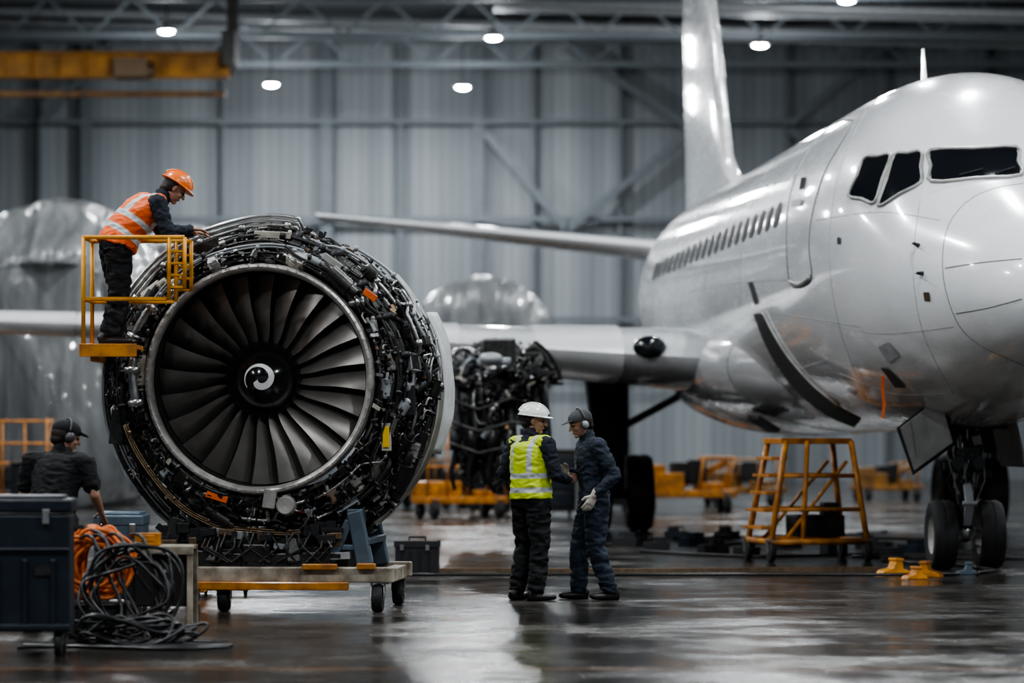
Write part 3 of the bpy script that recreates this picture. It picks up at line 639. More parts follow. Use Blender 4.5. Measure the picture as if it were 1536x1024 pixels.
# ------------------------------------------------------------ engine stand
st=root('engine_stand',(ec.x,ec.y,0),ephi,'cream and orange wheeled transport stand carrying the engine','engine stand')
b=MB()
for y in(-.05,1.25):b.box((.13,y,.32),(2.1,.13,.13))
for x in(-.82,1.08):b.box((x,.6,.30),(.12,1.3,.12))
b.box((.13,.6,.28),(.1,1.3,.08));b.build('base_frame',frame_cream,st,bevel=.012)
b=MB();b.box((.0,-.14,.225),(1.6,.06,.07));b.box((.55,-.13,.39),(.3,.08,.05));b.box((.95,-.13,.395),(.16,.08,.05));b.build('tow_bar',orange,st,bevel=.008)
for x,sg,ys in((-.68,1,(.45,1.2)),(.92,-1,(.1,1.2))):
    b=MB()
    for y in ys:
        b.beam((x,y,.36),(x+sg*.10,y,.86),.13,.12);b.beam((x+sg*.34,y,.36),(x+sg*.14,y,.78),.09,.08);b.beam((x+sg*.05,y,.55),(x+sg*.28,y,.55),.06,.05)
    b.beam((x+sg*.10,ys[0],.82),(x+sg*.10,1.25,.82),.14,.12);b.beam((x,ys[0],.6),(x,1.25,.6),.06,.06);b.build('cradle_support',bluegrey,st,bevel=.012)
b=MB();b.beam((-.85,.05,.47),(-.15,.05,.42),.12,.16);b.beam((-.15,.05,.42),(.62,.05,.45),.12,.14);b.beam((-.84,.05,.42),(-.72,.1,.80),.12,.12);b.beam((-.4,.02,.4),(-.35,.1,.62),.12,.14);b.beam((.3,.02,.4),(.28,.1,.62),.12,.14);b.box((-.02,.04,.5),(.24,.14,.16));b.build('cradle_saddle',dsteel,st,bevel=.015)
b=MB();b.lathe([(1.49,.35),(1.55,.35),(1.55,.62),(1.49,.62)],c=FO,n=30,a0=-2.25,a1=-.9,closedprof=True);b.box((0,.55,.46),(1.5,.7,.24));b.build('cradle_arc',dsteel,st,bevel=.008)
b=MB();rg=random.Random(3)
for _ in range(190):
    x=rg.uniform(-.85,.70);z=rg.uniform(.38,.64)+.14*abs(x);b.box((x,rg.uniform(.02,.35),z),(rg.uniform(.04,.22),rg.uniform(.05,.15),rg.uniform(.03,.12)),Matrix.Rotation(rg.uniform(-.12,.12),3,'Y'),m=rg.choice([0,0,0,3,3,3,1,2]))
for _ in range(16):
    x=rg.uniform(-.8,.7);b.tube([(x,.02,.68),(x+rg.uniform(-.1,.1),-.04,.55),(x+rg.uniform(-.2,.2),-.03,.42)],.012,6,m=rg.choice([0,3,3]))
o=b.build('support_brackets',[dsteel,brass,greyp,black],st,bevel=.004);o['kind']='stuff'
def caster(parent,c,r=.1,w=.06):
    cst=sub('caster',parent,c)
    b=MB();b.lathe([(r*.35,-w/2),(r*.9,-w/2),(r,-w*.3),(r,w*.3),(r*.9,w/2),(r*.35,w/2)],c=(0,0,r),n=28,axis='X',closedprof=True);b.build('caster_wheel',rubber,cst,'auto')
    b=MB();b.cyl((-w*.6,0,r),(w*.6,0,r),r*.3,n=12)
    for s in(-1,1):b.beam((s*w*.62,0,r),(s*w*.62,r*.3,r*2.1),.008,r*.7)
    b.box((0,r*.3,r*2.15),(w*1.5,r*1.2,.02));b.build('caster_fork',steel,cst)
for x,y in((1.04,-.05),(-.3,.0),(-.8,1.25),(1.06,1.25)):caster(st,(x,y,0),.12,.09)
# ------------------------------------------------------------ work platform in front of engine flank
PY=29.0;dz=2.28
pl=root('work_platform',(W(190,0,PY).x,PY,0),0,'orange elevated maintenance platform with guard rails beside the engine','work platform')
b=MB();b.box((-.12,0,dz-.02),(.46,.62,.04));b.box((-.12,-.32,dz-.05),(.48,.03,.11));b.box((-.35,0,dz-.04),(.03,.62,.09));b.build('platform_deck',orange,pl,bevel=.006)
q=.018
X0,X1=-.33,.52
b=MB()
for y in(-.3,.3):
    b.cyl((X0,y,dz),(X0,y,dz+.90),q);b.cyl((X0,y,dz+.90),(X1,y,dz+.90),q);b.cyl((X0,y,dz+.38),(X1-.15,y,dz+.38),q)
    b.cyl((X1,y,dz+.47),(X1,y,dz+.90),q)
    b.cyl((X1-.13,y,dz+.38),(X1-.13,y,dz+.90),q)
    for k in range(4):b.cyl((X1-.13,y,dz+.48+.1*k),(X1,y,dz+.48+.1*k),.012)
for z in(.38,.90):b.cyl((X0,-.3,dz+z),(X0,.3,dz+z),q)
b.build('guard_rail',yelorange,pl,True)
b=MB();b.beam((-.3,.2,dz-.09),(-.3,3.2,dz-.09),.07,.09);b.beam((-.3,3.2,dz-.09),(.4,3.2,dz-.09),.09,.09);b.box((.35,3.2,dz/2),(.14,.14,dz-.1));b.box((.35,3.2,.1),(.9,.12,.1));b.box((.35,3.2,.1),(.12,.9,.1));b.build('platform_mast',orange,pl,bevel=.008)
for x,y in((-.05,3.2),(.76,3.2),(.35,3.6)):caster(pl,(x,y,-.0),.035,.03)
# ------------------------------------------------------------ people
def ellring(c,lat,fw,rx,ry,n=18):return [c+lat*(rx*math.cos(2*math.pi*j/n))+fw*(ry*math.sin(2*math.pi*j/n)) for j in range(n)]
class Body(MB):
    def cap(s,p0,r0,p1,r1,n=14):
        p0=V(p0);p1=V(p1);s.ell(p0,(r0,)*3,nu=n,nv=8);s.ell(p1,(r1,)*3,nu=n,nv=8);s.cyl(p0,p1,r0,r1,n)
    def body(s,secs,lat=(1,0,0)):
        lat=V(lat);R_=[];k=len(secs)
        for i,(c,rx,ry) in enumerate(secs):
            t=(V(secs[min(i+1,k-1)][0])-V(secs[max(i-1,0)][0])).normalized();l=(lat-t*lat.dot(t)).normalized();f=t.cross(l)
            R_.append(ellring(V(c),l,f,rx,ry))
        s.loft(R_)
def remesh(b,vox,sm,name,mat,parent,disp=0,dsc=9.,band=None):
    t=b.build('tmp',mat)
    m=t.modifiers.new('r','REMESH');m.mode='VOXEL';m.voxel_size=vox;m.use_smooth_shade=True
    s=t.modifiers.new('s','SMOOTH');s.factor=.5;s.iterations=sm
    bpy.context.view_layer.update();dg=bpy.context.evaluated_depsgraph_get()
    me=bpy.data.meshes.new_from_object(t.evaluated_get(dg));me.name=name
    bpy.data.objects.remove(t)
    if disp:
        ns=[v.normal.copy() for v in me.vertices]
        for v,n in zip(me.vertices,ns):
            p=v.co;q=V((p.x*dsc,p.y*dsc,p.z*dsc*1.9))
            f=noise.noise(q)+.5*noise.noise(q*2.1+V((3,1,2)));f=-abs(f)*1.2+.3
            v.co=p+n*disp*f
    if band:
        at_=me.attributes.new('band','FLOAT','POINT')
        at_.data.foreach_set('value',[band(v.co) for v in me.vertices])
    me.polygons.foreach_set('use_smooth',[True]*len(me.polygons))
    o=bpy.data.objects.new(name,me);COL.objects.link(o);o.parent=parent
    if not me.materials:me.materials.append(mat)
    return o
def hand(b,w,d,n,side,curl,g=0.):
    w=V(w);d=V(d).normalized();n=V(n);n=(n-d*n.dot(d)).normalized();l=d.cross(n)*side
    b.body([(w-d*.02,.027+g,.02+g),(w+d*.03,.036+g,.017+g),(w+d*.088,.042+g,.014+g)],lat=l)
    for i,L in enumerate((.072,.08,.075,.058)):
        p=w+d*(.086-.004*abs(i-1))+l*(-.034+.0225*i);a=curl*.6;r=.0092+g
        for k,fr in enumerate((.45,.31,.24)):
            dd=d*math.cos(a)+n*math.sin(a)+l*(-.05+.033*i);q=p+dd.normalized()*L*fr;b.cap(p,r,q,r*.9,8);p=q;r*=.9;a+=curl
    p=w+d*.025-l*.03;q=p+(-l*.75+d*.65+n*.35).normalized()*.04;b.cap(p,.013+g,q,.0105+g,8);b.cap(q,.0105+g,q+(d*.9-l*.2+n*.4).normalized()*.032,.009+g,8)
def person(loc,rz,label,P,top,legs,vest=None,hat=None,muffs=False,gloves=False,bands=None,skinm=skin,scale=1.,capmat=None,wide=1.,short=False):
    r=root('person',loc,rz,label,'person');r.scale=(scale*wide,scale*wide,scale)
    pel,wai,che,nb,hc=[V(P[k]) for k in('pelvis','waist','chest','neck','head')]
    hf=V(P['look']).normalized();hu=V(P.get('hup',(0,0,1)));hr=hf.cross(hu).normalized();hu=hr.cross(hf)
    HR=Matrix((hr,hf,hu)).transposed();T=lambda x,y,z:hc+hr*x+hf*y+hu*z
    sh=P['shoulders'];lat=(V(sh[1])-V(sh[0])).normalized()
    def torso(b,g,zt=1.):
        b.body([(pel-V((0,0,.09)),.15+g,.105+g),(pel,.165+g,.115+g),(wai,.148+g,.11+g),(che,.172+g,.125+g),(che.lerp(nb,.55),.165+g,.108+g),(che.lerp(nb,.85),.10+g,.08+g)],lat=lat)
    def arms(b,g,end=1.,sleeve=False):
        for i in(0,1):
            S,E,Wr=V(sh[i]),V(P['elbows'][i]),V(P['wrists'][i]);b.cap(S,.060+g,S.lerp(E,.5),.052+g);b.cap(che.lerp(nb,.6),.07+g*.7,S,.06+g)
            if sleeve:b.cap(S.lerp(E,.5),.052+g,S.lerp(E,.72),.05+g);continue
            b.cap(S.lerp(E,.5),.052+g,E,.042+g);b.cap(E,.042+g,E.lerp(Wr,.3),.042+g);e=E.lerp(Wr,end);b.cap(E.lerp(Wr,.3),.042+g,e,.028+g)
    def leg(b,g,end=1.,gb=None):
        for i in(0,1):
            H,K,A=V(P['hips'][i]),V(P['knees'][i]),V(P['ankles'][i]);b.cap(H,.088+g,H.lerp(K,.5),.074+g);b.cap(H.lerp(K,.5),.074+g,K,.056+g);b.cap(K,.056+g,K.lerp(A,.3),.055+g);e=K.lerp(A,end);b.cap(K.lerp(A,.3),.055+g,e,(.037+g) if gb is None else gb)
    def feet(b,g,which=(0,1)):
        for i in which:
            A=V(P['ankles'][i]);fd=V(P.get('toes',((-.15,1,0),(.15,1,0)))[i]).normalized();l=V((fd.y,-fd.x,0));z0=.035
            hl=V((A.x,A.y,z0))-fd*.05
            b.cap(A,.045+g,hl+V((0,0,.02)),.036+g);b.body([(hl-fd*.03,.03+g,.03+g),(hl+fd*.05,.038+g,.038+g),(hl+fd*.13,.046+g,.03+g),(hl+fd*.2,.04+g,.024+g),(hl+fd*.225,.02+g,.014+g)],lat=l)
    b=Body();torso(b,-.012);arms(b,-.006);leg(b,-.01);feet(b,-.008)
    b.cap(nb-(hc-nb).normalized()*.06,.062,hc-hu*.05,.052)
    b.ell(T(0,-.012,.025),(.075,.094,.098),HR);b.ell(T(0,.022,-.045),(.058,.07,.072),HR);b.ell(T(0,.07,-.098),(.026,.022,.02),HR);b.ell(T(0,.078,.018),(.05,.016,.012),HR)
    b.cap(T(0,.088,.008),.009,T(0,.112,-.028),.013,10);b.ell(T(0,.085,-.062),(.024,.012,.011),HR);b.ell(T(-.035,.065,-.03),(.022,.02,.02),HR);b.ell(T(.035,.065,-.03),(.022,.02,.02),HR)
    for s in(-1,1):b.ell(T(s*.076,-.005,-.012),(.010,.018,.03),HR)
    for i in(0,1):hand(b,P['wrists'][i],P['hdir'][i],P['palm'][i],(1,-1)[i],P['curl'][i])
    remesh(b,.0065,2,'body',skinm,r)
    for s in(-1,1):
        e=MB();e.ell(T(s*.03,.083,.002),(.012,.009,.006),HR);e.build('eye',eyem,r,True)
    e=MB();e.ell(T(0,.094,-.062),(.022,.006,.006),HR);e.build('mouth',lipsm,r,True)
    b=Body();b.ell(T(0,-.03,.02),(.081,.085,.095),HR);b.ell(T(0,-.06,-.035),(.064,.045,.05),HR);remesh(b,.008,2,'hair',hairm,r)
    b=Body();torso(b,.016);arms(b,.014,.97,short);b.cap(nb-V((0,0,.03)),.078,nb.lerp(hc,.22),.07);remesh(b,.010,3,'shirt' if short else 'jacket',top,r,.018)
    b=Body();b.body([(pel-V((0,0,.10)),.155,.115),(pel,.175,.13),(pel.lerp(wai,.5),.165,.125)],lat=lat);leg(b,.026,.97,.074);remesh(b,.011,3,'trousers',legs,r,.026,7.)
    for i in(0,1):
        b=Body();feet(b,.006,(i,));remesh(b,.008,2,'boot',bootm,r)
    if vest:
        b=Body();g=.034
        b.body([(pel-V((0,0,.02)),.172+g,.13+g),(wai,.156+g,.122+g),(che,.17+g,.127+g),(che.lerp(nb,.55),.16+g,.105+g),(che.lerp(nb,.8),.11+g*.6,.08+g*.8)],lat=lat)
        for i in(0,1):b.cap(che.lerp(nb,.65),.085,V(sh[i]).lerp(nb,.12),.074)
        ax=(nb-pel).normalized()
        def band(p):
            t=(p-pel).dot(ax);x=(p-pel).dot(lat);m=-1
            for t0,w in bands[0]:m=max(m,w-abs(t-t0))
            for x0,w,ta,tb in bands[1]:
                if ta<t<tb:m=max(m,w-abs(abs(x)-x0))
            return m
        remesh(b,.009,3,'hi_vis_vest',vest,r,.014,8.,band)
    if hat=='helmet_w' or hat=='helmet_o':
        b=MB();m=hatw if hat=='helmet_w' else hato
        b.ell(T(0,-.01,.045),(.104,.127,.108),HR,28,10,zmin=0.)
        R_=[[T(rx*math.cos(a),-.01+ry*math.sin(a)+(.035 if math.sin(a)>0 else 0)*math.sin(a),z) for a in [2*math.pi*j/28 for j in range(28)]] for rx,ry,z in((.10,.125,.05),(.112,.136,.042),(.112,.136,.036),(.098,.12,.036))];b.loft(R_)
        b.tube([T(0,-.13*math.cos(a)-.01,.045+.112*math.sin(a)) for a in [math.pi*k/12 for k in range(1,12)]],.012,6);b.build('hard_hat',m,r,'auto')
    if hat=='cap':
        b=MB();b.ell(T(0,-.01,.05),(.086,.108,.085),HR,24,8,zmin=-.2)
        b.loft([[T(x,y,z) for x,y,z in((-.07,.07,.055),(-.05,.13,.045),(0,.165,.04),(.05,.13,.045),(.07,.07,.055))],[T(x,y,z) for x,y,z in((-.07,.07,.06),(-.05,.13,.052),(0,.165,.047),(.05,.13,.052),(.07,.07,.06))]]);b.build('cap',capmat or capm,r,'auto')
    if muffs:
        b=MB()
        for s in(-1,1):
            b.ell(T(s*.098,-.005,-.01),(.026,.036,.045),HR);b.ell(T(s*.112,-.005,-.01),(.018,.028,.036),HR,m=1)
        b.tube([T(.1*math.cos(a)*1.02,-.02,.03+.115*math.sin(a)) for a in [math.pi*k/14 for k in range(15)]],.007,6);b.build('ear_muffs',[muffm,greyp if not capmat else muffm],r,True)
    if gloves:
        for i in(0,1):
            b=Body();hand(b,P['wrists'][i],P['hdir'][i],P['palm'][i],(1,-1)[i],P['curl'][i],.004);b.cap(V(P['wrists'][i])-V(P['hdir'][i]).normalized()*.05,.036,V(P['wrists'][i]),.034);remesh(b,.006,1,'glove',glovem,r)
    return r
pB=W(795,900,31.35)
PB=dict(pelvis=(.015,0,.95),waist=(.01,.0,1.1),chest=(0,.01,1.3),neck=(0,.0,1.5),head=(.01,.035,1.65),look=(.68,.73,-.14),
 shoulders=((-.195,0,1.43),(.195,.015,1.435)),elbows=((-.285,-.05,1.17),(.27,.05,1.15)),wrists=((-.19,.17,1.07),(.19,.27,1.10)),
 hips=((-.08,0,.9),(.10,0,.9)),knees=((-.12,.05,.49),(.12,.01,.49)),ankles=((-.15,-.01,.1),(.12,-.04,.1)),
 hdir=((.5,.8,0),(-.1,.9,.25)),palm=((.7,-.3,-.4),(-.9,.1,-.3)),curl=(.5,.35),toes=((-.1,1,0),(.45,.9,0)))
person((pB.x,pB.y,0),math.radians(-48),'person in white hard hat and yellow hi-vis vest standing and talking',PB,navycloth,blackcloth,vesty,'helmet_w',bands=([(.06,.024),(.19,.024)],[(.10,.022,.19,.9)]),wide=1.08)
PC=dict(pelvis=(0,-.02,.95),waist=(0,-.015,1.1),chest=(0,0,1.3),neck=(0,.03,1.485),head=(0,.10,1.62),look=(-.05,1,-.34),
 shoulders=((-.2,.0,1.42),(.2,.01,1.42)),elbows=((-.27,-.13,1.14),(.25,-.03,1.13)),wrists=((-.25,.05,.96),(.15,.17,1.17)),
 hips=((-.09,-.02,.9),(.09,-.02,.9)),knees=((-.11,.0,.49),(.11,.08,.49)),ankles=((-.13,-.12,.1),(.13,.08,.1)),
 hdir=((.0,.45,-.85),(-.2,.9,.35)),palm=((.9,.2,0),(-.9,0,-.2)),curl=(.3,.5),toes=((-.12,1,0),(.1,1,0)))
pC=W(888,898,31.5)
person((pC.x,pC.y,0),math.radians(104),'person in navy coveralls, grey cap, ear muffs and gloves, standing talking',PC,navycov,navycov,None,'cap',True,True,wide=1.08)
PA=dict(pelvis=(0,-.04,.87),waist=(0,.03,1.0),chest=(0,.16,1.15),neck=(0,.30,1.285),head=(0,.42,1.37),look=(0,.78,-.60),hup=(0,.5,1),
 shoulders=((-.19,.25,1.24),(.19,.25,1.23)),elbows=((-.24,.38,1.0),(.26,.31,.97)),wrists=((-.12,.58,1.0),(.14,.51,1.01)),
 hips=((-.09,-.04,.83),(.09,-.04,.83)),knees=((-.11,.01,.46),(.12,-.03,.46)),ankles=((-.13,-.02,.1),(.13,-.12,.1)),
 hdir=((.3,.9,-.1),(-.1,.95,-.05)),palm=((0,0,-1),(0,0,-1)),curl=(.3,.3))
person((W(181,0,PY).x,PY+.02,dz),math.radians(-72),'person in orange hard hat and hi-vis vest leaning over the engine',PA,navycloth,blackcloth,vesto,'helmet_o',bands=([(.10,.024),(.24,.024)],[(.11,.022,.24,.9)]),scale=.98,wide=1.12)
PD=dict(pelvis=(0,-.05,.88),waist=(0,.0,1.02),chest=(0,.07,1.2),neck=(0,.12,1.37),head=(.02,.17,1.505),look=(.7,.7,-.3),
 shoulders=((-.2,.08,1.32),(.2,.08,1.31)),elbows=((-.27,.10,1.05),(.28,.07,1.05)),wrists=((-.17,.30,.93),(.27,.22,.90)),
 hips=((-.09,-.05,.83),(.09,-.05,.83)),knees=((-.12,.06,.46),(.12,.06,.46)),ankles=((-.13,-.1,.1),(.13,-.1,.1)),
 hdir=((.2,.8,-.5),(-.1,.7,-.6)),palm=((.5,0,-.8),(-.5,0,-.8)),curl=(.5,.5))
person((W(80,0,26.6).x,26.6,0),math.radians(-16),'person in black short-sleeved shirt, cap and ear muffs, seen from behind',PD,blackcloth,blackcloth,None,'cap',True,capmat=blackcloth,scale=1.0,wide=1.12,short=True)
# ------------------------------------------------------------ tool carts, cables, cases
def tool_cart(loc,rz,w,d,h,label,mat):
    r=root('tool_cart',loc,rz,label,'tool cart')
    b=MB();b.box((0,0,.17+(h-.17)*.44),(w,d,(h-.17)*.88));
    for k in range(4):b.box((-w*.36+k*w*.24,-d/2-.008,.17+(h-.17)*.3),(w*.05,.03,(h-.17)*.5))
    b.box((0,-d/2-.01,.17+(h-.17)*.62),(w,.03,.03));b.box((0,-d/2-.01,.2),(w,.03,.05))
    b.build('cart_body',mat,r,bevel=.012)
    b=MB();b.box((0,0,h-.045),(w*1.04,d*1.04,.09));b.box((0,0,h+.01),(w*.9,d*.9,.03));b.build('cart_lid',mat,r,bevel=.02)
    for x in(-w*.3,w*.3):
        b=MB();b.box((x,-d/2-.02,h-.12),(.05,.03,.1));b.build('latch',steel,r,bevel=.005)
    b=MB();b.tube([(w*.52,-d*.3,h-.2),(w*.52+.07,-d*.3,h-.2),(w*.52+.07,d*.3,h-.2),(w*.52,d*.3,h-.2)],.012);b.build('handle',dsteel,r)
    b=MB();b.box((w*.28,-d/2-.012,h*.55),(.12,.008,.07));b.build('label_plate',dsteel,r)
    for x in(-w*.4,w*.4):
        for y in(-d*.38,d*.38):caster(r,(x,y,0),.085,.05)
    return r
tool_cart((W(18,0,23.6).x,23.7,0),math.radians(4),.80,.6,1.08,'large navy plastic tool cart on black casters',navy)
tool_cart((W(176,0,28).x,28.3,0),0,.40,.5,.86,'small blue-grey equipment cart beside the engine',bluegrey)
bn=root('equipment_bench',(W(240,0,27.2).x,27.4,0),0,'low dark equipment bench with cream frame beside the engine stand','bench')
b=MB();b.box((0,0,.62),(.52,.5,.03));b.box((0,-.24,.6),(.54,.03,.07));b.build('bench_top',frame_cream,bn,bevel=.006)
for x in(-.24,.24):
    for y in(-.22,.22):
        b=MB();b.box((x,y,.3),(.045,.05,.6));b.build('leg',frame_cream if x>0 else dsteel,bn,bevel=.004)
b=MB();b.box((0,.02,.36),(.44,.4,.42));b.build('storage_box',black,bn,bevel=.015)
b=MB();b.box((0,0,.05),(.2,.16,.10));b.box((0,-.085,.06),(.12,.01,.05));tag(b.build('power_pack',orange,None,bevel=.01,loc=(W(222,0,27.3).x,27.3,.636)),'small orange power unit sitting on the bench','power unit')
def coil(name,c,rx,rz,n,r,mat,seed,label,tilt=0.,spread=.12,wob=.02):
    rg=random.Random(seed);b=MB();c=V(c)
    for k in range(n):
        P=[];ax=rx*rg.uniform(.66,1.1);az=rz*rg.uniform(.66,1.1);ph=rg.random()*6;dy=rg.uniform(-spread,spread);dx=rg.uniform(-.07,.07);tl=tilt+rg.uniform(-.3,.3)
        for i in range(44):
            a=2*math.pi*i/44;p=V((ax*math.cos(a)+dx+wob*math.sin(2*a+ph),dy+.03*math.sin(2*a+ph)+math.sin(a)*az*math.sin(tl)*.6,az*math.sin(a)*math.cos(tl)+wob*math.sin(3*a+ph)))
            p=c+p;p.z=max(p.z,r);P.append(p)
        b.tube(P,r,8,closed=True)
    return tag(b.build(name,mat,None,True),label,'cable')
co=W(143,855,25.6)
coil('orange_cable_coil',(co.x,25.6,.56),.23,.24,28,.014,cableo,5,'thick coil of orange power cable piled beside the tool cart')
cb=W(200,880,25.3)
coil('black_hose_coil',(cb.x+.03,25.1,.38),.33,.33,11,.013,cablek,6,'tangled coil of black hoses draped beside the tool cart',.3,wob=.03)
coil('black_hose_coil',(cb.x+.08,24.6,.10),.44,.14,11,.013,cablek,8,'loops of black hose lying on the wet floor',.9,wob=.04)
b=MB();rg=random.Random(31)
for k in range(5):
    x=co.x+rg.uniform(-.1,.3);P=[(x,25.45,.80+rg.uniform(-.06,.03)),(x+.12,25.22,.76),(x+.2+rg.uniform(0,.12),25.12,.5),(x+.22+rg.uniform(0,.2),25.05,.25),(x+.3+rg.uniform(0,.3),24.9,.03),(x+.6+rg.uniform(0,.2),24.8,.015)]
    S=[]
    for i in range(len(P)-1):
        K=[P[max(i-1,0)],P[i],P[i+1],P[min(i+2,len(P)-1)]]
        for s in range(5):S.append([cr_(K[0][q],K[1][q],K[2][q],K[3][q],s/5) for q in range(3)])
    b.tube([(p[0],p[1],max(.012,p[2])) for p in S],.014,7)
tag(b.build('draped_cables',cablek,None,True),'black cables draped over the orange coil down to the floor','cable')
b=MB();b.box((0,0,.12),(.5,.35,.24));b.box((0,0,.25),(.54,.39,.03));tag(b.build('equipment_crate',black,None,bevel=.015,loc=(co.x+.0,25.65,0)),'low dark crate supporting the coiled cables','crate')
b=MB()
for k in range(4):
    P=[V((cb.x-.7+.3*i,24.2+.14*math.sin(i*1.3+k)+.1*k,.013)) for i in range(6)];b.tube(P,.012,6)
tag(b.build('floor_hose',cablek,None,True),'thin black hoses lying along the floor','hose')
cs=root('tool_case',(W(626,0,37.).x,37.,0),math.radians(-8),'black rugged tool case standing on the floor','tool case')
b=MB();b.box((0,0,.15),(.44,.3,.3));
for k in range(4):b.box((-.15+.1*k,-.155,.15),(.02,.02,.26))
b.build('case_body',black,cs,bevel=.02)
b=MB();b.box((0,0,.335),(.46,.32,.07));b.tube([(-.09,0,.36),(-.09,0,.41),(.09,0,.41),(.09,0,.36)],.012);b.build('case_lid',black,cs,bevel=.015)
for x in(-.14,.14):
    b=MB();b.box((x,-.17,.3),(.04,.02,.06));b.build('latch',steel,cs)
b=MB();P=[V((-1.9+.5*i,37.6+.12*math.sin(i*.7)+.04*i,.02)) for i in range(13)]
for p,q in zip(P,P[1:]):b.beam(p,q+(q-p)*.02,.09,.04)
tag(b.build('cable_ramp',brass,None),'brown cable protector strip crossing the floor','cable ramp')
b=MB();b.tube([V((-1.2+.4*i,36.6-.05*math.sin(i*1.1),.02)) for i in range(16)],.018,6);tag(b.build('floor_cable',cablek,None,True),'black cable snaking over the floor near the strip','cable')
# ------------------------------------------------------------ orange step stand
sl=root('step_stand',(W(1213,0,41.).x,41.2,0),math.radians(12),'orange wheeled maintenance step stand below the fuselage belly','step stand')
b=MB();bx=.60;tx=.38;H=1.44
for y in(-.5,.5):
    b.cyl((-bx,y,.22),(-tx,y*.75,H),.036);b.cyl((bx,y,.22),(tx+.05,y*.75,H),.036);b.cyl((-bx,y,.24),(bx,y,.24),.038)
    for t in(.33,.66):
        b.cyl((-bx+(bx-tx)*t,y*(1-.25*t),.22+(H-.22)*t),(bx-(bx-tx)*t,y*(1-.25*t),.22+(H-.22)*t),.026)
    b.cyl((-bx*.7,y*.9,.25),(tx,y*.75,1.2),.022)
for x in(-bx,bx):b.cyl((x,-.5,.24),(x,.5,.24),.038)
b.cyl((-.2,-.48,.24),(-.12,-.4,H),.03)
b.build('stand_frame',orange,sl,True)
b=MB();b.box((0,0,H),(.88,.78,.07));b.build('stand_deck',orange,sl,bevel=.008)
b=MB();b.box((.1,0,.42),(.6,.5,.26));b.box((.25,-.1,.62),(.2,.2,.16));b.build('hydraulic_unit',black,sl,bevel=.02)
for t in(.15,.32,.49,.66,.83):
    b=MB();b.box((-bx+(bx-tx)*t-.03,0,.22+(H-.22)*t),(.2,.8*(1-.2*t),.035));b.build('step_tread',orange,sl,bevel=.005)
for x in(-bx,bx):
    for y in(-.5,.5):caster(sl,(x,y,0),.12,.07)
def chock(loc,rz,mat,lab,sc=.72):
    b=MB();prof=[(-.16,0),(.16,0),(.14,.05),(.07,.07),(.06,.16),(.0,.17),(-.03,.08),(-.13,.05)]
    R_=[[V((x*sc*1.1,y*sc,z*sc)) for x,z in prof] for y in(-.12,.12)];b.loft(R_);b.box((.03*sc,0,.17*sc),(.1*sc,.26*sc,.03))
    o=b.build('wheel_chock',mat,None,bevel=.008,loc=loc);o.rotation_euler=(0,0,rz);return tag(o,lab,'wheel chock','wheel chocks by the nose gear')
l='yellow-orange wheel chock on the floor by the nose wheels'
chock((W(1342,0,36.8).x,36.9,0),.2,yelorange,l,1.);chock((W(1400,0,36).x,36.5,0),2.8,orange,l,.9);chock((W(1370,0,36).x,35.9,0),.3,orange,l,.7);chock((W(1452,0,37).x,37.1,0),0,bluegrey,'blue-grey wheel chock on the floor by the nose wheels',.7)
for i,(x0,y0,n_) in enumerate(((950,44,9),(1060,46,8),(1260,42,9),(1150,48,8),(1000,49,9),(1330,41,8))):
    rg=random.Random(i);p=W(x0,0,y0);P=[];a=rg.random()*6
    for k in range(n_*4):a+=rg.uniform(-.7,.7)*.6;p=p+V((math.cos(a)*.12+.03,math.sin(a)*.15,0));P.append(V((p.x,p.y,.022)))
    b=MB();b.tube(P,.02,6);tag(b.build('floor_cable',cablek,None,True),'black service cable lying on the floor under the aircraft','cable')
for i,(x,Y) in enumerate(((985,45),(1040,47),(1120,43),(1250,44),(1330,43),(1015,50),(1180,46),(1090,50),(1300,46),(1370,44),(940,47),(1070,44))):
    b=MB();b.box((0,0,.05),(.34,.26,.1));b.box((.05,0,.13),(.16,.14,.08));b.tube([(-.1,0,.1),(-.1,0,.16),(-.02,0,.16)],.012)
    o=b.build('junction_box',[black,navy,black,dsteel][i%4],None,bevel=.01,loc=(W(x,0,Y).x,Y,0));o.rotation_euler=(0,0,i*.6);tag(o,'small dark service box lying on the hangar floor','equipment box')
